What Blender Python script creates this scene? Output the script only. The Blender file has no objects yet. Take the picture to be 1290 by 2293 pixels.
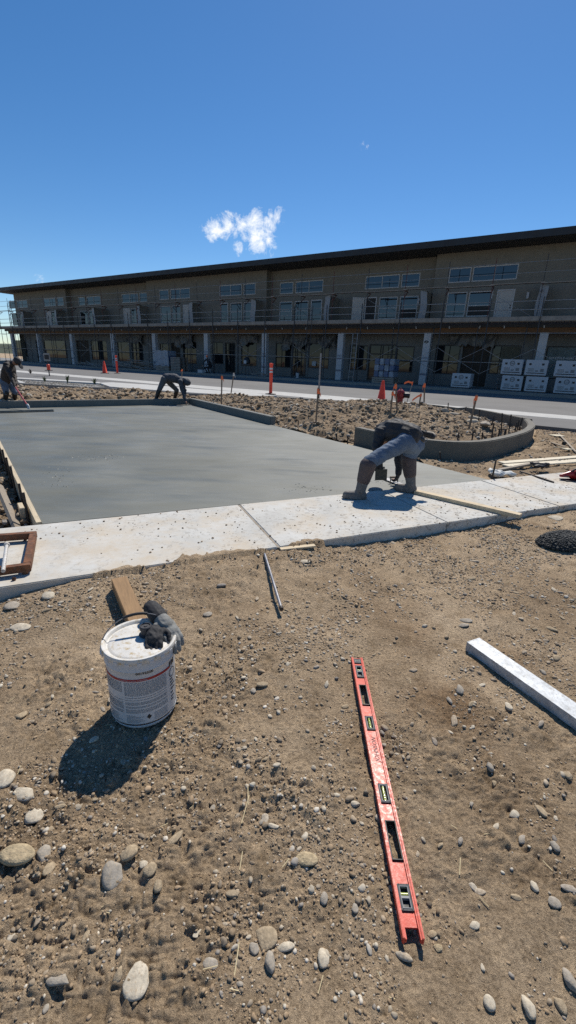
import bpy, bmesh, math, random
import numpy as np
from mathutils import Vector, Matrix
R = math.radians
random.seed(7); RNG = np.random.default_rng(7)
scene = bpy.context.scene
col = scene.collection

# ------------------------------------------------------------------ camera
CAM_Z, PITCH, ROLL, FPX, PW, PH = 1.5, R(18.7), R(2.27), 984.0, 1290.0, 2293.0
fw = np.array([0, math.cos(PITCH), -math.sin(PITCH)])
up0 = np.cross([1., 0, 0], fw)
rt = np.array([1., 0, 0]) * math.cos(ROLL) + up0 * math.sin(ROLL)
up = np.cross(rt, fw)
C0 = np.array([0, 0, CAM_Z])
cd = bpy.data.cameras.new('camera'); cam = bpy.data.objects.new('camera', cd); col.objects.link(cam)
cd.sensor_fit = 'VERTICAL'; cd.sensor_height = 36; cd.lens = 36 * FPX / PH
cd.clip_start = 0.05; cd.clip_end = 3000
m = Matrix(((rt[0], up[0], -fw[0], 0), (rt[1], up[1], -fw[1], 0), (rt[2], up[2], -fw[2], CAM_Z), (0, 0, 0, 1)))
cam.matrix_world = m
scene.camera = cam

# ------------------------------------------------------------------ sky, sun, exposure
SUN_AZ, SUN_EL = R(16), R(51)
world = bpy.data.worlds.new('World'); scene.world = world; world.use_nodes = True
wt = world.node_tree; wt.nodes.clear()
def wn(t, **k):
    n = wt.nodes.new(t)
    for a, b in k.items(): setattr(n, a, b)
    return n
sky = wn('ShaderNodeTexSky', sky_type='NISHITA', sun_disc=False, sun_elevation=SUN_EL, sun_rotation=SUN_AZ,
         altitude=1500, air_density=1.0, dust_density=0.25, ozone_density=3.0)
hsv = wn('ShaderNodeHueSaturation'); hsv.inputs['Saturation'].default_value = 1.25; hsv.inputs['Value'].default_value = 1.0
wt.links.new(sky.outputs[0], hsv.inputs['Color'])
bg = wn('ShaderNodeBackground'); bg.inputs['Strength'].default_value = 0.111
wo = wn('ShaderNodeOutputWorld')
# small fair-weather clouds, as directions in the sky
tc = wn('ShaderNodeTexCoord')
def raydir(x, y):
    v = fw * FPX + rt * (x - PW / 2) - up * (y - PH / 2); return v / np.linalg.norm(v)
wnz = wn('ShaderNodeTexNoise'); wnz.inputs['Scale'].default_value = 32; wnz.inputs['Detail'].default_value = 12; wnz.inputs['Roughness'].default_value = 0.72; wnz.inputs['Distortion'].default_value = .35
wt.links.new(tc.outputs['Generated'], wnz.inputs['Vector'])
def wmath(op, a, b=None, c=None, clamp=False):
    n = wn('ShaderNodeMath', operation=op); n.use_clamp = clamp
    for i, v in enumerate((a, b, c)):
        if v is None: continue
        if isinstance(v, (int, float)): n.inputs[i].default_value = v
        else: wt.links.new(v, n.inputs[i])
    return n.outputs[0]
mask = None
for (px, py, rx, amp) in ((482, 514, .020, 1.), (512, 508, .020, .95), (545, 500, .020, .9), (572, 490, .026, 1.12), (598, 494, .020, .9), (622, 488, .015, .75),
                          (590, 520, .018, .95), (574, 541, .026, 1.05), (600, 538, .015, .85), (533, 557, .014, .95), (480, 526, .013, .9),
                          (820, 334, .010, .46), (840, 326, .008, .40), (716, 346, .008, .36), (97, 634, .012, .7), (300, 590, .012, .35)):
    d = raydir(px, py)
    vd = wn('ShaderNodeVectorMath', operation='DISTANCE'); wt.links.new(tc.outputs['Generated'], vd.inputs[0]); vd.inputs[1].default_value = tuple(d)
    g = wmath('MULTIPLY', wmath('SUBTRACT', 1.0, wmath('DIVIDE', vd.outputs['Value'], rx * 1.75), clamp=True), amp)
    mask = g if mask is None else wmath('MAXIMUM', mask, g)
cl = wmath('ADD', mask, wmath('MULTIPLY', wmath('SUBTRACT', wnz.outputs['Fac'], .5), 2.6))
cl = wmath('MULTIPLY', wmath('SUBTRACT', cl, .43), 1.6, clamp=True)
cl = wmath('MULTIPLY', cl, wmath('MULTIPLY', mask, 4.0, clamp=True), clamp=True)
mixc = wn('ShaderNodeMixRGB'); wt.links.new(cl, mixc.inputs[0]); wt.links.new(hsv.outputs[0], mixc.inputs[1]); mixc.inputs[2].default_value = (9.3, 9.6, 9.9, 1)
wt.links.new(mixc.outputs[0], bg.inputs['Color']); wt.links.new(bg.outputs[0], wo.inputs['Surface'])

sd = bpy.data.lights.new('sun', 'SUN'); sun = bpy.data.objects.new('sun', sd); col.objects.link(sun)
sd.energy = 5.0; sd.angle = R(0.53); sd.color = (1.0, 0.94, 0.85)
sdir = Vector((math.sin(SUN_AZ) * math.cos(SUN_EL), math.cos(SUN_AZ) * math.cos(SUN_EL), math.sin(SUN_EL)))
sun.rotation_euler = (-sdir).to_track_quat('-Z', 'Y').to_euler(); sun.location = (20, 60, 80)
vs = scene.view_settings; vs.view_transform = 'Standard'; vs.look = 'None'; vs.exposure = 0; vs.gamma = 1
scene.cycles.use_denoising = False; scene.cycles.max_bounces = 6; scene.cycles.diffuse_bounces = 3; scene.cycles.glossy_bounces = 3; scene.cycles.transmission_bounces = 4

# ------------------------------------------------------------------ measuring helpers (photograph pixel -> place)
def ray(x, y): return fw * FPX + rt * (x - PW / 2) - up * (y - PH / 2)
def G(x, y, z=0.0):
    d = ray(x, y); return C0 + d * ((z - CAM_Z) / d[2])
def at(x, y, Y):
    d = ray(x, y); return C0 + d * (Y / d[1])
def pxm(P):  # photo pixels per metre at a point
    return FPX / ((np.array(P) - C0) @ fw)
_a = math.atan2(1636, 1039)
FD = np.array([-math.sin(_a), math.cos(_a), 0]); FN = np.array([-FD[1], FD[0], 0])   # along the facade / out of it towards the street
FP0 = G(1190, 876, .3)
def FP(s, off, z):      # off: metres behind the column line
    p = FP0 + FD * s - FN * off; return np.array([p[0], p[1], z])
def S(x, y, off=0.):
    d = ray(x, y); P = FP0 - FN * off; Q = C0 + d * (((P - C0) @ FN) / (d @ FN)); return (Q - FP0) @ FD, Q[2]

# ------------------------------------------------------------------ noise
_H = RNG.random((256, 256)).astype(np.float64)
def vnoise(x, y):
    xi = np.floor(x).astype(int); yi = np.floor(y).astype(int); fx = x - xi; fy = y - yi
    fx = fx * fx * fx * (fx * (fx * 6 - 15) + 10); fy = fy * fy * fy * (fy * (fy * 6 - 15) + 10)
    a = _H[xi & 255, yi & 255]; b = _H[(xi + 1) & 255, yi & 255]; c = _H[xi & 255, (yi + 1) & 255]; d = _H[(xi + 1) & 255, (yi + 1) & 255]
    return (a * (1 - fx) + b * fx) * (1 - fy) + (c * (1 - fx) + d * fx) * fy - .5
def rnoise(x, y, wl, k):
    c, s = math.cos(k * 1.3 + .4), math.sin(k * 1.3 + .4)
    return vnoise((x * c - y * s) / wl + k * 17.3, (x * s + y * c) / wl + k * 9.1)

# ------------------------------------------------------------------ materials
MATS = {}
def nodes(name):
    mt = bpy.data.materials.new(name); mt.use_nodes = True; nt = mt.node_tree
    return mt, nt, nt.nodes['Principled BSDF']
def N(nt, t, **k):
    n = nt.nodes.new(t)
    for a, b in k.items():
        if a in n.inputs: n.inputs[a].default_value = b
        else: setattr(n, a, b)
    return n
def ramp(nt, fac, stops):
    r = nt.nodes.new('ShaderNodeValToRGB'); e = r.color_ramp.elements
    e[0].position, e[0].color = stops[0][0], (*stops[0][1], 1); e[1].position, e[1].color = stops[-1][0], (*stops[-1][1], 1)
    for p, c in stops[1:-1]:
        q = e.new(p); q.color = (*c, 1)
    nt.links.new(fac, r.inputs[0]); return r.outputs[0]
def noise(nt, scale, detail=4, rough=.55, vec=None, dist=0):
    n = N(nt, 'ShaderNodeTexNoise', Scale=scale, Detail=detail, Roughness=rough, Distortion=dist)
    if vec is not None: nt.links.new(vec, n.inputs['Vector'])
    return n.outputs['Fac']
def coord(nt, kind='Object', scale=(1, 1, 1), rot=(0, 0, 0)):
    t = nt.nodes.new('ShaderNodeTexCoord'); mp = nt.nodes.new('ShaderNodeMapping')
    mp.inputs['Scale'].default_value = scale; mp.inputs['Rotation'].default_value = rot
    nt.links.new(t.outputs[kind], mp.inputs[0]); return mp.outputs[0]
def bump(nt, bs, h, strength, dist=.01):
    b = N(nt, 'ShaderNodeBump', Strength=strength, Distance=dist); nt.links.new(h, b.inputs['Height'])
    prev = bs.inputs['Normal'].links
    if prev: nt.links.new(prev[0].from_socket, b.inputs['Normal'])
    nt.links.new(b.outputs[0], bs.inputs['Normal'])
def pm(name, c, rough=.7, metal=0., var=.25, scale=6., bst=.25, bscale=60., dirt=None, spec=.5, dist=.004):
    if name in MATS: return MATS[name]
    mt, nt, bs = nodes(name); v = coord(nt)
    c = np.array(c); f = noise(nt, scale, 6, .6, v)
    lo, hi = tuple(np.clip(c * (1 - var), 0, 1)), tuple(np.clip(c * (1 + var), 0, 1))
    cs = ramp(nt, f, [(.3, lo), (.7, hi)])
    if dirt is not None:
        g = noise(nt, scale * 2.7, 8, .7, v); mk = ramp(nt, g, [(.52, (0, 0, 0)), (.66, (1, 1, 1))])
        mx = nt.nodes.new('ShaderNodeMixRGB'); nt.links.new(mk, mx.inputs[0]); nt.links.new(cs, mx.inputs[1]); mx.inputs[2].default_value = (*dirt, 1); cs = mx.outputs[0]
    nt.links.new(cs, bs.inputs['Base Color'])
    bs.inputs['Metallic'].default_value = metal; bs.inputs['Specular IOR Level'].default_value = spec
    rr = ramp(nt, noise(nt, scale * 3, 4, .6, v), [(.3, (max(rough - .1, .02),) * 3), (.7, (min(rough + .1, 1),) * 3)]); nt.links.new(rr, bs.inputs['Roughness'])
    if bst: bump(nt, bs, noise(nt, bscale, 5, .6, v), bst, dist)
    MATS[name] = mt; return mt
def wood(name, c, along=(1, 0, 0), var=.35):
    if name in MATS: return MATS[name]
    mt, nt, bs = nodes(name)
    q = Vector(along).normalized().rotation_difference(Vector((1, 0, 0))).to_euler()
    v = coord(nt, 'Object', (1, 1, 1), q); mp = nt.nodes.new('ShaderNodeMapping'); mp.inputs['Scale'].default_value = (1.2, 26, 26); nt.links.new(v, mp.inputs[0])
    f = noise(nt, 2.2, 6, .65, mp.outputs[0], .4); c = np.array(c)
    cs = ramp(nt, f, [(.25, tuple(c * (1 - var))), (.55, tuple(c)), (.78, tuple(np.clip(c * (1 + var * .7), 0, 1)))])
    st = ramp(nt, noise(nt, 5, 6, .7, v), [(.55, (0, 0, 0)), (.75, (.7, .7, .7))])
    mx = nt.nodes.new('ShaderNodeMixRGB'); nt.links.new(st, mx.inputs[0]); nt.links.new(cs, mx.inputs[1]); mx.inputs[2].default_value = (*(c * .45), 1)
    nt.links.new(mx.outputs[0], bs.inputs['Base Color']); bs.inputs['Roughness'].default_value = .8
    bump(nt, bs, f, .3, .003); MATS[name] = mt; return mt

def dirt_material(name='dirt', COL=((.30, (.275, .198, .124)), (.46, (.38, .284, .184)), (.62, (.455, .348, .232)), (.74, (.52, .408, .282)))):
    mt, nt, bs = nodes(name); v = coord(nt)
    big = noise(nt, 1.3, 6, .62, v); mid = noise(nt, 9, 8, .68, v); fine = noise(nt, 85, 6, .75, v); grit = noise(nt, 330, 3, .7, v)
    c1 = ramp(nt, big, COL)
    c2 = ramp(nt, mid, [(.30, (.68, .65, .60)), (.5, (1, 1, 1)), (.70, (1.2, 1.19, 1.16))])
    c3 = ramp(nt, fine, [(.32, (.42, .39, .36)), (.5, (1, 1, 1)), (.68, (1.45, 1.44, 1.4))])
    m1 = N(nt, 'ShaderNodeMixRGB', blend_type='MULTIPLY'); m1.inputs[0].default_value = 1; nt.links.new(c1, m1.inputs[1]); nt.links.new(c2, m1.inputs[2])
    m2 = N(nt, 'ShaderNodeMixRGB', blend_type='MULTIPLY'); m2.inputs[0].default_value = .9; nt.links.new(m1.outputs[0], m2.inputs[1]); nt.links.new(c3, m2.inputs[2])
    # damp reddish soil, patchy
    geo = nt.nodes.new('ShaderNodeNewGeometry')
    def patch(p, r):
        d = N(nt, 'ShaderNodeVectorMath', operation='DISTANCE'); nt.links.new(geo.outputs['Position'], d.inputs[0]); d.inputs[1].default_value = p
        a = N(nt, 'ShaderNodeMath', operation='DIVIDE'); nt.links.new(d.outputs['Value'], a.inputs[0]); a.inputs[1].default_value = r
        b = N(nt, 'ShaderNodeMath', operation='ADD'); nt.links.new(a.outputs[0], b.inputs[0]); nt.links.new(noise(nt, 5, 7, .7, v), b.inputs[1])
        return ramp(nt, b.outputs[0], [(.62, (1, 1, 1)), (1.12, (0, 0, 0))])
    last = m2.outputs[0]
    for px, py, r, k in ((1010, 1590, .55, .75), (1120, 1480, .45, .6), (930, 1440, .4, .4), (880, 1370, .6, .35)):
        mk = patch(tuple(G(px, py)), r); sc = N(nt, 'ShaderNodeMath', operation='MULTIPLY'); nt.links.new(mk, sc.inputs[0]); sc.inputs[1].default_value = k
        mx = N(nt, 'ShaderNodeMixRGB', blend_type='MULTIPLY'); nt.links.new(sc.outputs[0], mx.inputs[0]); nt.links.new(last, mx.inputs[1]); mx.inputs[2].default_value = (.52, .42, .33, 1); last = mx.outputs[0]
    nt.links.new(last, bs.inputs['Base Color']); bs.inputs['Roughness'].default_value = .95; bs.inputs['Specular IOR Level'].default_value = .15
    vo = N(nt, 'ShaderNodeTexVoronoi', Scale=70.); nt.links.new(v, vo.inputs['Vector'])
    bump(nt, bs, vo.outputs['Distance'], .6, .008); bump(nt, bs, fine, 1.0, .014); bump(nt, bs, grit, .8, .005)
    MATS[name] = mt; return mt
def stone_material(name, attr):
    mt, nt, bs = nodes(name); v = coord(nt)
    if attr:
        a = N(nt, 'ShaderNodeAttribute', attribute_name='Col'); c = a.outputs['Color']
    else:
        oi = nt.nodes.new('ShaderNodeObjectInfo'); c = ramp(nt, oi.outputs['Random'], [(0, (.38, .31, .23)), (.25, (.48, .41, .31)), (.45, (.36, .32, .27)), (.6, (.56, .50, .40)), (.8, (.41, .33, .24)), (1, (.29, .265, .235))])
    f = noise(nt, 45 if attr else 2.2, 6, .7, v); k = ramp(nt, f, [(.3, (.55, .5, .44)), (.62, (1.08, 1.08, 1.08))])
    mx = N(nt, 'ShaderNodeMixRGB', blend_type='MULTIPLY'); mx.inputs[0].default_value = 1; nt.links.new(c, mx.inputs[1]); nt.links.new(k, mx.inputs[2])
    nt.links.new(mx.outputs[0], bs.inputs['Base Color']); bs.inputs['Roughness'].default_value = .85; bs.inputs['Specular IOR Level'].default_value = .25
    bump(nt, bs, f, .35 if attr else .2, .004 if attr else .02); MATS[name] = mt; return mt
def wet_concrete():
    mt, nt, bs = nodes('wet_concrete'); rot = (0, 0, -R(28))
    v = coord(nt, 'Object', (.6, 1.1, 1), rot); v0 = coord(nt); v1 = coord(nt, 'Object', (.30, 1.3, 1), (0, 0, -R(31)))
    f = noise(nt, 1.5, 6, .6, v, .6); g = noise(nt, .55, 4, .5, v0); s = noise(nt, 2.6, 5, .6, v1, .3)
    c = ramp(nt, f, [(.28, (.115, .118, .098)), (.5, (.140, .143, .121)), (.72, (.168, .171, .150))])
    k = ramp(nt, g, [(.35, (.80, .81, .79)), (.65, (1.12, 1.12, 1.12))])
    mx = N(nt, 'ShaderNodeMixRGB', blend_type='MULTIPLY'); mx.inputs[0].default_value = 1; nt.links.new(c, mx.inputs[1]); nt.links.new(k, mx.inputs[2])
    nt.links.new(mx.outputs[0], bs.inputs['Base Color'])
    nt.links.new(ramp(nt, s, [(.3, (.40,) * 3), (.5, (.55,) * 3), (.72, (.75,) * 3)]), bs.inputs['Roughness'])
    bs.inputs['Specular IOR Level'].default_value = .42
    bump(nt, bs, noise(nt, 3.5, 5, .6, v1), .10, .02); bump(nt, bs, noise(nt, 60, 4, .6, v0), .08, .004)
    MATS['wet_concrete'] = mt; return mt
def walk_concrete():
    mt, nt, bs = nodes('sidewalk_concrete'); geo = nt.nodes.new('ShaderNodeNewGeometry')
    mp = nt.nodes.new('ShaderNodeMapping'); nt.links.new(geo.outputs['Position'], mp.inputs[0]); v = mp.outputs[0]
    mb = nt.nodes.new('ShaderNodeMapping'); nt.links.new(geo.outputs['Position'], mb.inputs[0]); mb.inputs['Rotation'].default_value = (0, 0, -R(27)); mb.inputs['Scale'].default_value = (60, 3, 3)
    broom = noise(nt, 2, 4, .6, mb.outputs[0]); f = noise(nt, 2.2, 7, .62, v); sp = noise(nt, 26, 6, .62, v); sp2 = noise(nt, 7, 6, .6, v)
    c = ramp(nt, f, [(.28, (.43, .42, .385)), (.5, (.535, .525, .485)), (.7, (.61, .60, .56))])
    # tan dirt dragged over it, and dark crumbs
    tan = ramp(nt, noise(nt, 2.1, 9, .72, v), [(.44, (0, 0, 0)), (.64, (.9, .9, .9))]); mx = nt.nodes.new('ShaderNodeMixRGB'); nt.links.new(tan, mx.inputs[0]); nt.links.new(c, mx.inputs[1]); mx.inputs[2].default_value = (.52, .45, .35, 1)
    dk = ramp(nt, sp, [(.555, (0, 0, 0)), (.60, (1, 1, 1))])
    wr = nt.nodes.new('ShaderNodeSeparateXYZ'); nt.links.new(geo.outputs['Position'], wr.inputs[0])
    more = ramp(nt, N(nt, 'ShaderNodeMapRange', **{'From Min': -2.5, 'From Max': 3.2}).outputs[0], [(0, (.22,) * 3), (.5, (.42,) * 3), (1, (.85,) * 3)])
    nt.links.new(wr.outputs[0], more.node.inputs[0].links[0].from_node.inputs['Value'])
    big = ramp(nt, noise(nt, 3.2, 5, .65, v), [(.42, (.15,) * 3), (.6, (1,) * 3)])
    ml = N(nt, 'ShaderNodeMixRGB', blend_type='MULTIPLY'); ml.inputs[0].default_value = 1; nt.links.new(dk, ml.inputs[1]); nt.links.new(big, ml.inputs[2])
    ml2 = N(nt, 'ShaderNodeMixRGB', blend_type='MULTIPLY'); ml2.inputs[0].default_value = 1; nt.links.new(ml.outputs[0], ml2.inputs[1]); nt.links.new(more, ml2.inputs[2])
    my = nt.nodes.new('ShaderNodeMixRGB'); nt.links.new(ml2.outputs[0], my.inputs[0]); nt.links.new(mx.outputs[0], my.inputs[1]); my.inputs[2].default_value = (.12, .095, .07, 1)
    nt.links.new(my.outputs[0], bs.inputs['Base Color']); bs.inputs['Roughness'].default_value = .9; bs.inputs['Specular IOR Level'].default_value = .2
    bump(nt, bs, broom, .3, .003); bump(nt, bs, sp, .3, .004)
    MATS['sidewalk_concrete'] = mt; return mt
def asphalt():
    mt, nt, bs = nodes('asphalt'); v = coord(nt)
    f = noise(nt, .35, 6, .6, v); g = noise(nt, 55, 4, .7, v)
    c = ramp(nt, f, [(.3, (.125, .122, .117)), (.7, (.175, .171, .165))]); k = ramp(nt, g, [(.3, (.75,) * 3), (.7, (1.2,) * 3)])
    mx = N(nt, 'ShaderNodeMixRGB', blend_type='MULTIPLY'); mx.inputs[0].default_value = 1; nt.links.new(c, mx.inputs[1]); nt.links.new(k, mx.inputs[2])
    nt.links.new(mx.outputs[0], bs.inputs['Base Color']); bs.inputs['Roughness'].default_value = .9; bump(nt, bs, g, .3, .005); MATS['asphalt'] = mt; return mt
def glass_material(name='glass', ior=1.75):
    mt, nt, bs = nodes(name); bs.inputs['Base Color'].default_value = (.012, .016, .02, 1); bs.inputs['Roughness'].default_value = .03
    bs.inputs['IOR'].default_value = ior; bs.inputs['Specular IOR Level'].default_value = (.5 if ior > 1.6 else .38); v = coord(nt); bump(nt, bs, noise(nt, .8, 2, .5, v), .04, .02); MATS[name] = mt; return mt
dirt_material(); dirt_material('dug_dirt', ((.30, (.20, .145, .092)), (.46, (.27, .20, .13)), (.62, (.35, .268, .18)), (.74, (.44, .345, .24)))); stone_material('stone', False); stone_material('gravel', True); wet_concrete(); walk_concrete(); asphalt(); glass_material(); glass_material('shop_glass', 1.45)
M = MATS
pm('stucco', (.165, .160, .141), .9, var=.10, scale=2, bst=.3, bscale=40)
pm('stucco_grey', (.16, .162, .158), .9, var=.10, scale=2, bst=.3)
pm('black_metal', (.012, .013, .016), .45, var=.2, scale=1)
pm('roof_metal', (.010, .012, .016), .5, var=.15, scale=.6)
pm('white_vinyl', (.42, .43, .44), .5, var=.05)
pm('door_white', (.40, .40, .39), .6, var=.06)
pm('dark_frame', (.012, .012, .013), .5)
pm('wrap_white', (.44, .45, .47), .6, var=.08, scale=3, bst=.3, bscale=8, dist=.03)
pm('wrap_print', (.10, .12, .17), .6)
pm('osb', (.15, .075, .033), .85, var=.3, scale=9)
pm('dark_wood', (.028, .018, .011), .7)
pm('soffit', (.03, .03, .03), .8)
pm('steel_dark', (.045, .045, .05), .55, metal=.4, var=.3)
pm('steel_grey', (.22, .22, .23), .45, metal=.6, var=.25)
pm('steel_red', (.10, .022, .020), .6, var=.3)
pm('plank', (.25, .22, .19), .85, var=.25, scale=3)
pm('plastic_sheet', (.22, .23, .245), .4, var=.12, scale=2, bst=.5, bscale=5, dist=.05)
pm('box_white', (.42, .43, .45), .7, var=.06, scale=2)
pm('print_black', (.02, .02, .022), .6, var=.1)
pm('print_grey', (.16, .165, .17), .6, var=.1)
pm('safety_orange', (.92, .075, .03), .5, var=.12, scale=8)
pm('flag_orange', (.9, .19, .06), .6, var=.1)
pm('reflector', (.55, .55, .55), .35)
pm('hydrant_red', (.26, .014, .014), .42, var=.2, scale=8)
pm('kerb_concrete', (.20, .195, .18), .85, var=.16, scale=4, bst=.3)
pm('kerb_fresh', (.135, .14, .128), .75, var=.12, scale=4, bst=.2)
pm('wall_fresh', (.125, .116, .094), .8, var=.14, scale=3, bst=.25)
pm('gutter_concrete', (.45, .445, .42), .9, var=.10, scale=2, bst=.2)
pm('rebar', (.055, .047, .042), .7, metal=.5, var=.3)
pm('rust', (.16, .066, .030), .8, metal=.2, var=.6, scale=22, dirt=(.12, .085, .06))
pm('galvanized', (.44, .46, .475), .55, metal=.25, var=.28, scale=16, dirt=(.30, .30, .29))
pm('pipe_pale', (.55, .53, .49), .5, metal=.2, var=.15, scale=20, dirt=(.3, .25, .2))
wood('wood_new', (.62, .50, .33)); wood('wood_grey', (.30, .25, .19)); wood('wood_stake', (.22, .165, .115), (0, 0, 1))
wood('wood_form', (.56, .46, .31), (-.59, .81, 0)); wood('wood_brown', (.31, .185, .085), (-.45, .89, 0)); wood('wood_sheet', (.70, .62, .47), (1, .25, 0))
pm('jacket_dark', (.022, .023, .027), .75, var=.3, scale=10, bst=.5, bscale=14, dist=.02)
pm('jacket_brown', (.030, .024, .022), .8, var=.3, scale=8, bst=.5, bscale=14, dist=.02)
pm('hoodie_grey', (.050, .056, .068), .85, var=.2, scale=8, bst=.5, bscale=12, dist=.02)
pm('denim', (.095, .135, .195), .85, var=.28, scale=9, bst=.5, bscale=22, dist=.015)
pm('trousers_grey', (.075, .082, .09), .85, var=.2, scale=8, bst=.4, bscale=16, dist=.02)
pm('boot_grey', (.125, .115, .106), .7, var=.25, scale=12, dirt=(.2, .19, .175))
pm('boot_brown', (.075, .052, .048), .6, var=.2, scale=12)
pm('glove_black', (.02, .02, .022), .8, var=.3, scale=30, bst=.4, bscale=80)
pm('glove_grey', (.21, .21, .195), .9, var=.3, scale=40, bst=.5, bscale=120)
pm('skin', (.33, .18, .12), .55, var=.08, scale=20, bst=.1)
pm('hair', (.015, .012, .01), .7)
pm('rubber_black', (.014, .014, .015), .55, var=.2)
pm('mat_black', (.030, .033, .033), .75, var=.4, scale=40)
pm('tool_red', (.30, .018, .020), .35, var=.15, scale=12)
pm('level_red', (.60, .078, .045), .32, spec=.13, var=.16, scale=28, bst=.15, bscale=90, dirt=(.60, .15, .11), dist=.002)
pm('level_grey', (.075, .078, .082), .6, var=.15, scale=30, spec=.2)
pm('vial_green', (.34, .38, .10), .15, var=.1)
pm('chrome', (.30, .30, .30), .5, metal=.3, var=.1)
pm('vial_rim', (.28, .28, .28), .6, var=.1, spec=.2)
pm('pail_white', (.55, .56, .56), .38, var=.06, scale=9, bst=.08)
pm('pail_lid', (.62, .60, .55), .55, var=.10, scale=14, dirt=(.42, .32, .17))
pm('label_band', (.33, .018, .022), .5, var=.1)
pm('float_metal', (.10, .11, .11), .4, metal=.6, var=.2)
pm('hawk_plate', (.055, .055, .042), .5, metal=.4, var=.2)
pm('leaf', (.055, .085, .03), .7, var=.4, scale=20)
pm('leaf_dark', (.035, .028, .022), .8, var=.4, scale=20)
pm('far_green', (.07, .085, .05), .95, var=.4, scale=.05, bst=0)
pm('blind', (.10, .098, .075), .9)
pm('cardboard', (.62, .55, .40), .85, var=.1, scale=10)
pm('paper_white', (.66, .65, .60), .85, var=.12, scale=10)
pm('bundle_wrap', (.20, .235, .29), .3, var=.3, scale=3, bst=.7, bscale=4, dist=.06)
pm('bundle_blue', (.06, .10, .19), .4, var=.3, scale=5)
pm('tarp', (.10, .135, .14), .5, var=.2, scale=2, bst=.6, bscale=3, dist=.08)
pm('straw', (.52, .42, .24), .8)

# ------------------------------------------------------------------ mesh helpers
def np_mesh(name, V, F, mats, smooth=False, colr=None, midx=None):
    V = np.asarray(V, dtype=np.float32); me = bpy.data.meshes.new(name)
    F = np.asarray(F, dtype=np.int32); n, k = F.shape
    me.vertices.add(len(V)); me.vertices.foreach_set('co', V.ravel())
    me.loops.add(n * k); me.loops.foreach_set('vertex_index', F.ravel())
    me.polygons.add(n); me.polygons.foreach_set('loop_start', np.arange(0, n * k, k, dtype=np.int32))
    me.polygons.foreach_set('use_smooth', np.full(n, smooth))
    if midx is not None: me.polygons.foreach_set('material_index', np.asarray(midx, dtype=np.int32))
    for mm in (mats if isinstance(mats, (list, tuple)) else [mats]): me.materials.append(M[mm] if isinstance(mm, str) else mm)
    me.update(calc_edges=True)
    if colr is not None:
        a = me.color_attributes.new('Col', 'FLOAT_COLOR', 'POINT'); a.data.foreach_set('color', np.asarray(colr, dtype=np.float32).ravel())
    return me
def link(name, me, parent=None, loc=(0, 0, 0)):
    o = bpy.data.objects.new(name, me); col.objects.link(o); o.location = loc; LAST[0] = o
    if parent is not None: o.parent = parent
    return o
def tag(o, label=None, cat=None, group=None, kind=None):
    if label: o['label'] = label
    if cat: o['category'] = cat
    if group: o['group'] = group
    if kind: o['kind'] = kind
    return o
def thing(name, loc, label, cat, group=None):
    o = bpy.data.objects.new(name, None); col.objects.link(o); o.location = tuple(loc); o.empty_display_size = .2
    return tag(o, label, cat, group)
def wloc(o):
    v = Vector((0, 0, 0))
    while o is not None: v = v + o.location; o = o.parent
    return np.array(v)
LAST = [None]
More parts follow.
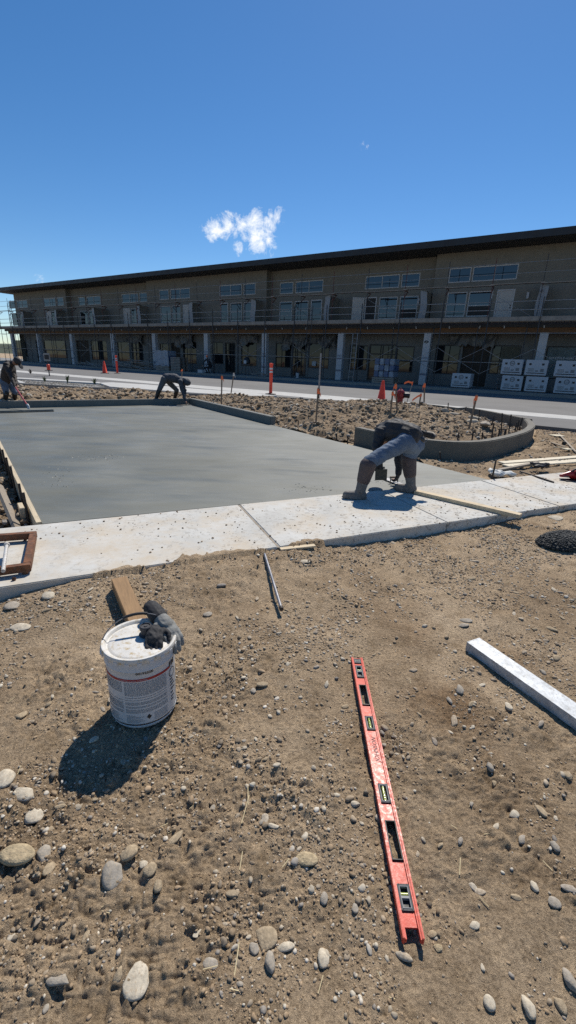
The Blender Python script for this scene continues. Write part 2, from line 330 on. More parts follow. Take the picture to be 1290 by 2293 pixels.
class MB:
    def __init__(s): s.v = []; s.f = []; s.m = []
    def add(s, verts, faces, mi=0):
        b = len(s.v); s.v += [tuple(map(float, p)) for p in verts]; s.f += [tuple(b + i for i in f) for f in faces]; s.m += [mi] * len(faces); return s
    def hexa(s, P, mi=0):   # P: 4 bottom + 4 top
        return s.add(P, [(3, 2, 1, 0), (4, 5, 6, 7), (0, 1, 5, 4), (1, 2, 6, 5), (2, 3, 7, 6), (3, 0, 4, 7)], mi)
    def box(s, c, ax, ay, az, mi=0):   # half vectors
        c, ax, ay, az = map(np.array, (c, ax, ay, az)); c = c.astype(float)
        return s.hexa([c - ax - ay - az, c + ax - ay - az, c + ax + ay - az, c - ax + ay - az, c - ax - ay + az, c + ax - ay + az, c + ax + ay + az, c - ax + ay + az], mi)
    def bar(s, a, b, w, h, upv=(0, 0, 1), mi=0):   # rectangular bar a->b
        a, b = np.array(a, float), np.array(b, float); d = b - a; L = np.linalg.norm(d); d = d / L
        u = np.array(upv, float); sd_ = np.cross(d, u); n = np.linalg.norm(sd_)
        sd_ = np.array([1., 0, 0]) if n < 1e-6 else sd_ / n
        u2 = np.cross(sd_, d); return s.box((a + b) / 2, d * L / 2, sd_ * w / 2, u2 * h / 2, mi)
    def fbox(s, s0, s1, o0, o1, z0, z1, mi=0):   # box in facade coordinates
        s0, s1 = sorted((s0, s1)); o0, o1 = sorted((o0, o1))
        return s.hexa([FP(s0, o0, z0), FP(s0, o1, z0), FP(s1, o1, z0), FP(s1, o0, z0), FP(s0, o0, z1), FP(s0, o1, z1), FP(s1, o1, z1), FP(s1, o0, z1)], mi)
    def tube(s, pts, r, seg=8, mi=0, caps=True):
        pts = [np.array(p, float) for p in pts]; n = len(pts); rr = r if hasattr(r, '__len__') else [r] * n
        rings = []; pu = None
        for i, p in enumerate(pts):
            d = pts[min(i + 1, n - 1)] - pts[max(i - 1, 0)]; d = d / (np.linalg.norm(d) + 1e-12)
            if pu is None:
                pu = np.cross(d, [0, 0, 1.]); 
                if np.linalg.norm(pu) < 1e-4: pu = np.array([1., 0, 0])
            pu = pu - d * (pu @ d); pu = pu / np.linalg.norm(pu); pw = np.cross(d, pu)
            rings.append([p + (pu * math.cos(t) + pw * math.sin(t)) * rr[i] for t in np.linspace(0, 2 * math.pi, seg, endpoint=False)])
        V = [q for rg in rings for q in rg]; F = []
        for i in range(n - 1):
            for k in range(seg):
                a, b = i * seg + k, i * seg + (k + 1) % seg; F.append((a, b, b + seg, a + seg))
        if caps: F.append(tuple(range(seg))[::-1]); F.append(tuple((n - 1) * seg + k for k in range(seg)))
        return s.add(V, F, mi)
    def lathe(s, c, prof, seg=32, mi=0, axis=None, capb=True, capt=True, a0=0, a1=2 * math.pi):
        c = np.array(c, float); full = abs(a1 - a0 - 2 * math.pi) < 1e-6
        A = np.linspace(a0, a1, seg, endpoint=not full); V = []
        for (r, z) in prof: V += [c + np.array([r * math.cos(t), r * math.sin(t), z]) for t in A]
        F = []; n = len(prof); kk = seg if full else seg - 1
        for i in range(n - 1):
            for k in range(kk): a, b = i * seg + k, i * seg + (k + 1) % seg; F.append((a, b, b + seg, a + seg))
        if full and capb: F.append(tuple(range(seg))[::-1])
        if full and capt: F.append(tuple((n - 1) * seg + k for k in range(seg)))
        return s.add(V, F, mi)
    def prism(s, poly, z0, z1, mi=0):
        n = len(poly); V = [(p[0], p[1], z0) for p in poly] + [(p[0], p[1], z1) for p in poly]
        ar = sum(poly[i][0] * poly[(i + 1) % n][1] - poly[(i + 1) % n][0] * poly[i][1] for i in range(n))
        if ar < 0: V = [(p[0], p[1], z0) for p in poly[::-1]] + [(p[0], p[1], z1) for p in poly[::-1]]
        return s.add(V, [tuple(range(n))[::-1], tuple(range(n, 2 * n))] + [(i, (i + 1) % n, n + (i + 1) % n, n + i) for i in range(n)], mi)
    def build(s, name, mats, parent=None, bevel=0, smooth=False):
        o0 = wloc(parent) if parent is not None else None
        V = np.array(s.v)
        if o0 is None: o0 = np.array([V[:, 0].mean(), V[:, 1].mean(), V[:, 2].min()]); loc = o0
        else: loc = (0, 0, 0)
        me = bpy.data.meshes.new(name); me.from_pydata((V - o0).tolist(), [], s.f); me.update()
        for mm in (mats if isinstance(mats, (list, tuple)) else [mats]): me.materials.append(M[mm])
        me.polygons.foreach_set('material_index', s.m)
        if bevel:
            bm = bmesh.new(); bm.from_mesh(me); bmesh.ops.remove_doubles(bm, verts=bm.verts, dist=1e-5)
            bmesh.ops.bevel(bm, geom=[e for e in bm.edges if len(e.link_faces) == 2 and e.calc_face_angle(0) > .5], offset=bevel, segments=2, affect='EDGES', clamp_overlap=True); bm.to_mesh(me); bm.free()
        if smooth:
            me.polygons.foreach_set('use_smooth', [True] * len(me.polygons)); me.set_sharp_from_angle(angle=R(40))
        return link(name, me, parent, tuple(loc))
def ico(sub):
    bm = bmesh.new(); bmesh.ops.create_icosphere(bm, subdivisions=sub, radius=1); V = np.array([v.co for v in bm.verts]); F = np.array([[v.index for v in f.verts] for f in bm.faces]); bm.free(); return V, F
ICO1, ICO2, ICO3 = ico(1), ico(2), ico(3)
def lump(base, seed, rough=.18, flat=.6):
    V, F = base; r = np.random.default_rng(seed); V = V.copy(); d = np.zeros(len(V))
    for k in range(5):
        a = r.normal(size=3); a /= np.linalg.norm(a); d += rough * .8 * np.sin(V @ a * r.uniform(1.2, 3.2) + r.uniform(0, 6))* .6
    V = V * (1 + d)[:, None]
    for k in range(int(r.integers(3, 9))):   # broken faces
        a = r.normal(size=3); a /= np.linalg.norm(a); h = r.uniform(.5, .88); t = V @ a; V = V - np.outer(np.maximum(t - h, 0) * r.uniform(.75, .97), a)
    V = V + (.05 if len(V) > 200 else .02) * np.sin(V[:, [1, 2, 0]] * 5.5 + r.uniform(0, 6, 3)) * np.sin(V[:, [2, 0, 1]] * 4.3 + r.uniform(0, 6, 3)) + .018 * np.sin(V[:, [1, 2, 0]] * 12 + r.uniform(0, 6, 3)) * np.sin(V[:, [2, 0, 1]] * 7 + r.uniform(0, 6, 3)); V[:, 2] *= flat; V[:, 0] *= r.uniform(.85, 1.35); V[:, 1] *= r.uniform(.7, 1.0); return V
def text_mesh(body, size, shear=0., bold=0.):
    cu = bpy.data.curves.new('lettering', 'FONT'); cu.body = body; cu.size = size; cu.align_x = 'CENTER'; cu.align_y = 'CENTER'; cu.shear = shear; cu.offset = bold; cu.resolution_u = 2
    ob = bpy.data.objects.new('lettering', cu); col.objects.link(ob); bpy.context.view_layer.update()
    me = bpy.data.meshes.new_from_object(ob.evaluated_get(bpy.context.evaluated_depsgraph_get())); col.objects.unlink(ob); bpy.data.objects.remove(ob)
    V = np.array([v.co for v in me.vertices]); F = [tuple(p.vertices) for p in me.polygons]; bpy.data.meshes.remove(me); return V, F

# ================================================================== THE SETTING
ZS = .10                                             # top of sidewalk and slab
def g2(x, y, z=ZS): return G(x, y, z)[:2]
def isect(p, d, q, e):
    t = np.linalg.solve(np.array([d, -np.array(e)]).T, np.array(q) - np.array(p)); return np.array(p) + np.array(d) * t[0]
nl0, nl1 = g2(0, 1315), g2(1290, 1128); nld = (nl1 - nl0) / np.linalg.norm(nl1 - nl0); nln = np.array([nld[1], -nld[0]])   # near edge of sidewalk, normal to camera side
bl0, bl1 = g2(0, 1183), g2(1095, 1074); bld = (bl1 - bl0) / np.linalg.norm(bl1 - bl0)
SLAB = [g2(95, 1172), g2(1095, 1074), g2(425, 905), g2(0, 914)]
SLAB[3] = isect(g2(0, 914), g2(425, 905) - g2(0, 914), SLAB[0], g2(0, 985) - g2(95, 1170))
def inside(poly, x, y, grow=0.):
    n = len(poly); ar = sum(poly[i][0] * poly[(i + 1) % n][1] - poly[(i + 1) % n][0] * poly[i][1] for i in range(n)); sg = 1 if ar > 0 else -1
    d = np.full(np.shape(x), 1e9)
    for i in range(n):
        a, b = np.array(poly[i]), np.array(poly[(i + 1) % n]); e = (b - a) / np.linalg.norm(b - a)
        d = np.minimum(d, sg * (e[0] * (y - a[1]) - e[1] * (x - a[0])))
    return d + grow       # > 0 inside (convex)
def ground_h(x, y):
    x = np.asarray(x, float); y = np.asarray(y, float)
    r = np.hypot(x, y); near = np.clip(1.3 - r / 9., .12, 1)
    patch = np.clip(.55 + 2.6 * rnoise(x, y, .55, 5) + 1.1 * rnoise(x, y, .17, 6), .12, 1.25)
    h = .030 * rnoise(x, y, 1.1, 1) + .022 * rnoise(x, y, .38, 2) + near * (.017 * rnoise(x, y, .14, 3) + patch * (.026 * np.abs(rnoise(x, y, .075, 4)) + .026 * np.abs(rnoise(x, y, .036, 7)) + .020 * np.abs(rnoise(x, y, .018, 8)) - .012))
    h = h + .004 * np.clip(rnoise(x, y, .3, 11) * 3, 0, 1)
    dn = (x - nl0[0]) * nln[0] + (y - nl0[1]) * nln[1]       # >0: camera side of sidewalk edge
    amp = np.interp(x, [-4, -1.85, -1.65, -1.2, -.9, -.15, .1, .28, .45, 1.2, 2.0, 3.0, 9], [-.02, -.01, .045, .075, .088, .085, .088, .07, .03, .0, .015, .02, .03])
    h = h + amp * np.exp(-(np.maximum(dn, 0) / .38) ** 2) * (dn > -.2)
    h = np.where(dn < .02, np.minimum(h, .088), h)
    under = np.maximum(np.minimum(-dn - .03, ((x - bl0[0]) * bld[1] - (y - bl0[1]) * bld[0])), inside(SLAB, x, y, 0))
    h = np.where((under > .0) & (dn < 0), -.08, h)
    spill = np.clip((amp - .06) / .03, 0, 1) * (.02 + .20 * rnoise(x, y, .30, 51) + .13 * rnoise(x, y, .09, 52) + .07 * rnoise(x, y, .03, 54))
    h = np.where((dn < .03) & (-dn < spill) & (spill > .012), ZS + .004 + .5 * np.minimum(spill + dn, .03) * .6 + .010 * rnoise(x, y, .03, 53), h)
    beyond = (dn < 0) & (((x - bl0[0]) * bld[1] - (y - bl0[1]) * bld[0]) < 0) & (under <= 0)
    h = np.where(beyond, h * .8 + .015, h)
    ed = g2(0, 985) - g2(95, 1170); ed = ed / np.linalg.norm(ed); dl = (x - SLAB[0][0]) * ed[1] - (y - SLAB[0][1]) * ed[0]   # + on slab side
    tr = beyond & (dl < 0.02) & (dl > -1.0) & (y < 13)
    h = np.where(tr, h - .16 * np.clip((1.0 + dl) / .6, 0, 1), h)
    return h * np.clip(1.6 - r / 60., .0, 1) - np.clip((r - 40) / 400., 0, .15)
def build_ground():
    yim = np.arange(2460, 846, -3.1); ys = np.array([G(645, t)[1] for t in yim])
    back = -np.geomspace(.15, 400, 16)[::-1]; far = np.geomspace(ys[-1] * 1.15, 1500, 14)
    ys = np.concatenate([back, np.linspace(-.1, ys[0] - .02, 6), ys, far])
    u = np.linspace(-1.95, 1.95, 580); o = 1.95 * np.geomspace(1.06, 12, 14); u = np.concatenate([-o[::-1], u, o])
    Y, U = np.meshgrid(ys, u, indexing='ij'); X = U * (.62 * np.abs(Y) + .34)
    Z = ground_h(X, Y); n, k = X.shape
    idx = np.arange(n * k).reshape(n, k); F = np.stack([idx[:-1, :-1], idx[:-1, 1:], idx[1:, 1:], idx[1:, :-1]], -1).reshape(-1, 4)
    o = link('ground', np_mesh('ground', np.stack([X, Y, Z], -1).reshape(-1, 3), F, 'dirt', True))
    tag(o, 'brown stony dirt ground covering the construction site', kind='structure')
build_ground()

# ---- sidewalk: separate poured panels
sw = thing('sidewalk', (0, 4.2, 0), 'pale broom-finished concrete sidewalk crossing in front of wet slab', None); sw['kind'] = 'structure'
jd = g2(535, 1130) - g2(622, 1222); jd = jd / np.linalg.norm(jd)
jn = [g2(622, 1222), g2(1003, 1170), g2(1252, 1133)]
t0 = [(p - nl0) @ nld for p in jn]; t0 = [t0[0] - 3.1, t0[0] - 1.55 * 0 - 3.1 + 3.1] [:1] + t0 + [t0[-1] + 1.5, t0[-1] + 3.4]
t0 = [t0[0] - 2.5] + t0
for i in range(len(t0) - 1):
    ga = .009 if abs(t0[i] - t0[2]) < 1e-6 else .004; gb = .009 if abs(t0[i + 1] - t0[2]) < 1e-6 else .004
    pa, pb = nl0 + nld * (t0[i] + ga), nl0 + nld * (t0[i + 1] - gb)
    qa, qb = isect(pa, jd, bl0, bld), isect(pb, jd, bl0, bld)
    bm_ = MB().prism([pa, pb, qb, qa], -.04, ZS + [.0, .0, .002, 0, .001, 0, 0][i % 7]); bm_.build('sidewalk_panel', 'sidewalk_concrete', sw, bevel=.006)
pa = nl0 + nld * t0[2]; qa = isect(pa, jd, bl0, bld)
MB().bar((*pa, ZS - .03), (*qa, ZS - .03), .016, .05).build('expansion_strip', 'wood_grey', sw)
w0 = G(628, 1224, .1); MB().bar(w0 + [0, -.03, -.01], w0 + [.28, .06, -.004], .045, .014).build('wood_shim', 'wood_new', sw)

def walk_crumbs():
    n = 1000; t = RNG.uniform(-.3, 6.5, n * 3); u = RNG.random(n * 3) ** 1.2
    P = nl0[None] + nld[None] * t[:, None] - nln[None] * (u * 1.3)[:, None]; x, y = P[:, 0], P[:, 1]
    k = (((x - bl0[0]) * bld[1] - (y - bl0[1]) * bld[0]) > .02) & (RNG.random(len(x)) < np.clip(.1 + 2.2 * rnoise(x, y, .5, 61) + .09 * t, .02, 1)); x, y = x[k][:n], y[k][:n]
    s_ = .0025 + .010 * RNG.random(len(x)) ** 4
    SMs = [(lump(ICO1, 500 + i, .25, .6), ICO1[1]) for i in range(5)]
    cc = np.array([.26, .19, .125]) * RNG.uniform(.6, 1.5, (len(x), 1))
    V, F, C = stamp(SMs, np.stack([x, y, np.full(len(x), ZS)], 1), s_, RNG.random(len(x)) * 6.28, RNG.normal(0, .3, len(x)), cc, np.full(len(x), .3))
    o = link('soil_crumbs', np_mesh('soil_crumbs', V, F, 'gravel', False, C)); tag(o, 'crumbs of soil tracked over the sidewalk', kind='stuff')
# ---- freshly floated slab
sl = MB().prism(SLAB, -.06, ZS - .003); tag(sl.build('concrete_slab', 'wet_concrete'), 'smooth wet grey freshly poured concrete slab', kind='structure')
# ridges and crumbs the float left behind
rm = MB()
for k in range(260):
    px, py = random.choice([(random.gauss(215, 40), random.gauss(1027, 5)), (random.gauss(130, 25), random.gauss(1075, 14)), (random.gauss(690, 25), random.gauss(1093, 5)), (random.gauss(240, 12), random.gauss(1022, 3)), (random.gauss(870, 18), random.gauss(1078, 5))])
    p = G(px, py, ZS)
    if inside(SLAB, p[0], p[1]) < .05: continue
    a = random.uniform(0, 6.28); r = random.uniform(.004, .016)
    q = [p + [r * 1.6 * math.cos(a), r * 1.6 * math.sin(a), 0], p + [r * math.cos(a + 2), r * math.sin(a + 2), 0], p + [r * math.cos(a + 4.2), r * math.sin(a + 4.2), 0], p + [0, 0, r * .5]]
    rm.add(np.array(q) - [0, 0, .004], [(0, 1, 3), (1, 2, 3), (2, 0, 3)])
tag(rm.build('slurry_crumbs', 'wet_concrete'), 'small slurry crumbs and ridges left on wet slab', kind='stuff')

# ---- kerbs around the slab
def strip(path, w, z0, z1, name, mat, label, side=1, bevel=.015):
    path = [np.array(p[:2], float) for p in path]; n = len(path); inn = []
    for i, p in enumerate(path):
        d = path[min(i + 1, n - 1)] - path[max(i - 1, 0)]; d /= np.linalg.norm(d); inn.append(p + side * w * np.array([-d[1], d[0]]))
    z0 = z0 if hasattr(z0, '__len__') else [z0] * n; z1 = z1 if hasattr(z1, '__len__') else [z1] * n
    V = []; F = []
    for i in range(n): V += [(*path[i], z0[i]), (*path[i], z1[i]), (*inn[i], z1[i]), (*inn[i], z0[i])]
    for i in range(n - 1):
        a, b = i * 4, i * 4 + 4
        for k in range(4): F.append((a + k, a + (k + 1) % 4, b + (k + 1) % 4, b + k))
    F += [(0, 3, 2, 1), tuple(4 * (n - 1) + k for k in (0, 1, 2, 3))]
    mb = MB().add(V, F); o = mb.build(name, mat, bevel=0)
    bm = bmesh.new(); bm.from_mesh(o.data); bmesh.ops.recalc_face_normals(bm, faces=bm.faces)
    if bevel: bmesh.ops.bevel(bm, geom=[e for e in bm.edges if len(e.link_faces) == 2 and e.calc_face_angle(0) > 1.0], offset=bevel, segments=2, affect='EDGES', clamp_overlap=True)
    bm.to_mesh(o.data); bm.free()
    o.data.polygons.foreach_set('use_smooth', [True] * len(o.data.polygons)); o.data.set_sharp_from_angle(angle=R(35))
    if label: tag(o, label, kind='structure')
    return o
fd = SLAB[2] - SLAB[3]; fd = fd / np.linalg.norm(fd)
strip([SLAB[3] - fd * 3, SLAB[2] + fd * .0], .15, -.1, .275, 'kerb', 'kerb_fresh', 'fresh dark grey concrete kerb along far edge of wet slab')
rd = SLAB[1] - SLAB[2]; rd = rd / np.linalg.norm(rd)
ke = isect(SLAB[2], rd, g2(631, 949), np.array([-rd[1], rd[0]]))
strip([SLAB[2] + fd * .004 - rd * .1, ke + fd * .004], .16, -.1, .285, 'kerb', 'kerb_fresh', 'fresh grey concrete kerb along right edge of wet slab, square cut end')

# ---- road, gutters, pads
def sheet(name, pts, z, mat, label, z0=None, kind='structure'):
    P = [G(x, y, z)[:2] if not (isinstance(x, str)) else FP(*y)[:2] for x, y in pts]
    return tag(MB().prism(P, z - .12 if z0 is None else z0, z).build(name, mat), label, kind=kind)
ROADZ = .12
sheet('road', [(-900, 805), (45, 850), (250, 866), (440, 880), (740, 903), (1000, 928), (1186, 951), (1290, 961), (2100, 1040), ('f', (-40, -3.2, 0)), ('f', (110, -3.2, 0))], ROADZ, 'asphalt', 'grey asphalt road running between building and slab', z0=-.2)
sheet('gutter', [(-300, 799), (38, 829), (359, 855.5), (440, 862.5), (740, 886), (1290, 932), (2100, 1000), (2100, 1012), (1290, 940), (740, 895), (440, 869), (359, 861), (38, 833), (-300, 802)], ROADZ + .006, 'gutter_concrete', 'pale concrete gutter strip running along the road', z0=.06)
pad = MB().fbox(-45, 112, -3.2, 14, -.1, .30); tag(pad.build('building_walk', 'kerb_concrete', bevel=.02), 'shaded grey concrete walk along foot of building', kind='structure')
sheet('walkway', [(222, 857), (251, 856), (330, 861), (450, 871.5), (560, 879), (620, 886), (560, 886.5), (450, 880.5), (330, 872), (246, 865.5)], .20, 'gutter_concrete', 'bright white concrete walkway behind rubble strip', z0=-.05)
sheet('planting_bed', [(-60, 846), (45, 851), (150, 857), (222, 861.5), (236, 867), (150, 865), (45, 858), (-60, 853)], .19, 'kerb_concrete', 'grey gravel planting bed with small plants', z0=-.05)
for pts, lb in (([(-60, 842), (45, 845.5), (225, 855.5), (222, 858), (45, 848), (-60, 845)], 'narrow white concrete edging behind the planting bed'),
                ([(30, 850), (38, 850), (58, 857), (46, 857.5)], 'short white concrete cross strip at end of planting bed')):
    sheet('edging', pts, .205, 'gutter_concrete', lb, z0=-.04)
strip([G(-60, 866, .08)[:2], G(40, 872, .08)[:2], G(240, 880, .08)[:2], G(450, 889, .08)[:2], G(560, 891, .08)[:2]], .14, -.1, [.34, .33, .27, .19, .17], 'kerb', 'kerb_concrete', 'weathered brown concrete kerb in front of planting bed')

# ---- curved retaining kerb of the island, and the kerb behind it
WALLZ = .355
wp = [(791, 993), (832, 1004), (880, 1015), (928, 1024), (985, 1031), (1038, 1033), (1085, 1029), (1124, 1020), (1155, 1010), (1179, 999), (1192, 985), (1188, 974)]
WP = [G(x, y, .03)[:2] for x, y in wp]
def catmull(P, k=5):
    P = [np.array(p) for p in P]; out = []
    for i in range(len(P) - 1):
        a, b, c, d = P[max(i - 1, 0)], P[i], P[i + 1], P[min(i + 2, len(P) - 1)]
        for t in np.linspace(0, 1, k, endpoint=False): out.append(.5 * ((2 * b) + (c - a) * t + (2 * a - 5 * b + 4 * c - d) * t * t + (3 * b - a - 3 * c + d) * t ** 3))
    return out + [P[-1]]
bp = [(1178, 957), (1130, 946), (1075, 934), (1020, 924), (960, 916), (880, 910), (800, 905), (700, 899), (620, 893)]
BP = [G(x, y, .12)[:2] for x, y in bp]
strip(catmull(WP + [G(1183, 961, .10)[:2]], 4), .16, -.1, WALLZ, 'kerb', 'wall_fresh', 'tall curved grey concrete kerb rounding the end of rubble island')
strip(catmull(BP, 3), .15, -.1, [.34] * 9 + [.28] * 8 + [.2] * 8, 'kerb', 'wall_fresh', 'low concrete kerb behind rubble island beside road', side=-1)

# ---- far land at the left
hm = MB(); hx = np.linspace(-420, 420, 60)
for i in range(len(hx) - 1):
    def hh(x): return 3 + 7 * (vnoise(np.array(x / 60.), np.array(3.3)) + .5) + 3 * (vnoise(np.array(x / 14.), np.array(8.3)) + .5)
    a, b = hx[i], hx[i + 1]; hm.hexa([(a, 520, -2), (b, 520, -2), (b, 640, -2), (a, 640, -2), (a, 560, hh(a)), (b, 560, hh(b)), (b, 600, hh(b) + 2), (a, 600, hh(a) + 2)])
tag(hm.build('hills', 'far_green'), 'low dull green hills far behind the building', kind='structure')

# ================================================================== STONES, GRAVEL, RUBBLE
PAL = .95 * np.array([(.56, .49, .38), (.62, .56, .45), (.46, .38, .28), (.36, .325, .28), (.42, .34, .245), (.66, .61, .52), (.32, .26, .19), (.40, .31, .21), (.33, .26, .18), (.46, .38, .28)])
def stamp(bases, P, size, rz, tilt, colr, sink):
    nb = len(bases); which = RNG.integers(0, nb, len(P)); VV = []; FF = []; CC = []; off = 0
    for b in range(nb):
        ix = np.where(which == b)[0]
        if not len(ix): continue
        V, F = bases[b]; n = len(ix); c, s = np.cos(rz[ix])[:, None], np.sin(rz[ix])[:, None]
        W = np.repeat(V[None], n, 0) * size[ix][:, None, None]
        ct, st = np.cos(tilt[ix])[:, None], np.sin(tilt[ix])[:, None]
        x, y, z = W[..., 0], W[..., 1], W[..., 2]; y, z = y * ct - z * st, y * st + z * ct; x, y = x * c - y * s, x * s + y * c
        W = np.stack([x + P[ix, 0][:, None], y + P[ix, 1][:, None], z + P[ix, 2][:, None] + (size[ix] * sink[ix])[:, None]], -1)
        VV.append(W.reshape(-1, 3)); FF.append((F[None] + (np.arange(n) * len(V))[:, None, None]).reshape(-1, 3) + off); off += n * len(V)
        CC.append(np.repeat(colr[ix], len(V), 0))
    C = np.concatenate(CC); C = np.concatenate([C, np.ones((len(C), 1))], 1)
    return np.concatenate(VV), np.concatenate(FF), C
SM = [(lump(ICO1, 100 + i, .25, .6), ICO1[1]) for i in range(8)]
MD = [(lump(ICO2, 200 + i, .16, .6), ICO2[1]) for i in range(9)]
BG = [lump(ICO3, 300 + i, .13, .62) for i in range(12)]
STONE_MESH = [np_mesh('stone', BG[i], ICO3[1], 'stone', True) for i in range(12)]
def ok_ground(x, y):
    dn = (x - nl0[0]) * nln[0] + (y - nl0[1]) * nln[1]
    return dn > .02
def sample(n, ymax, power=1.0):
    y = .25 + (ymax - .25) * RNG.random(n) ** power; x = (RNG.random(n) * 2 - 1) * (.62 * y + .55); k = ok_ground(x, y); return x[k], y[k]
KEEP = []   # things lying on the ground: (x, y, radius)
def scatter_gravel():
    allV = []; allF = []; allC = []; off = 0
    for bases, n, smin, smax, pw, ex in ((SM, 50000, .0016, .0050, .85, 2.0), (SM, 30000, .0030, .0085, .9, 2.2), (MD, 7500, .0055, .0135, .60, 2.4), (MD, 260, .011, .019, .75, 2.2), (MD, 2600, .007, .017, .33, 2.3)):
        y = .25 + 4.6 * RNG.random(n * 2) ** pw; x = (RNG.random(n * 2) * 2 - 1) * (.62 * y + .80)
        cl_ = np.clip(.30 + 2.2 * rnoise(x, y, .45, 21) + 2.0 * rnoise(x, y, .13, 22), .05, 1); k = ok_ground(x, y) & (RNG.random(len(x)) < cl_); x, y = x[k][:n], y[k][:n]
        s = smin + (smax - smin) * RNG.random(len(x)) ** ex; z = ground_h(x, y)
        cc = PAL[RNG.integers(0, len(PAL), len(x))] * RNG.uniform(.72, 1.08, (len(x), 1)); br = RNG.random(len(x)) < (.78 if smax < .006 else .5 if smax < .012 else .15); cc[br] = np.array([.36, .268, .173]) * RNG.uniform(.75, 1.25, (br.sum(), 1))
        V, F, C = stamp(bases, np.stack([x, y, z], 1), s, RNG.random(len(x)) * 6.28, RNG.normal(0, .25, len(x)), cc, RNG.uniform(-.1, .35, len(x)))
        allV.append(V); allF.append(F + off); allC.append(C); off += len(V)
    o = link('gravel', np_mesh('gravel', np.concatenate(allV), np.concatenate(allF), 'gravel', True, np.concatenate(allC)))
    tag(o, 'loose pebbles and soil crumbs strewn over the dirt', kind='stuff')
scatter_gravel(); walk_crumbs()
def stone(p, sx, sy, sz, rz, mesh, label, group=None, mat=None, sink=.40):
    o = bpy.data.objects.new('stone', STONE_MESH[mesh % 12]); col.objects.link(o)
    o.location = (p[0], p[1], p[2] + sz * (.62 - sink)); o.scale = (sx, sy, sz / .62 if False else sz * 1.35); o.rotation_euler = (random.gauss(0, .08), random.gauss(0, .08), rz)
    if mat: o.material_slots[0].link = 'OBJECT'; o.material_slots[0].material = M[mat]
    return tag(o, label, 'stone', group)
pm('stone_pale', (.50, .44, .34), .9, var=.30, scale=1.6, bst=.25, bscale=4, dirt=(.40, .31, .21), spec=.2, dist=.02); pm('stone_tan', (.42, .335, .21), .9, var=.35, scale=1.8, bst=.4, bscale=3, dirt=(.36, .27, .17), spec=.2, dist=.03)
pm('stone_grey', (.32, .285, .235), .9, var=.30, scale=1.5, bst=.25, bscale=4, dirt=(.42, .335, .23), spec=.2, dist=.02); pm('stone_dust', (.36, .285, .19), .95, var=.30, scale=2.2, bst=.3, bscale=4, dirt=(.38, .29, .19), spec=.1, dist=.02)
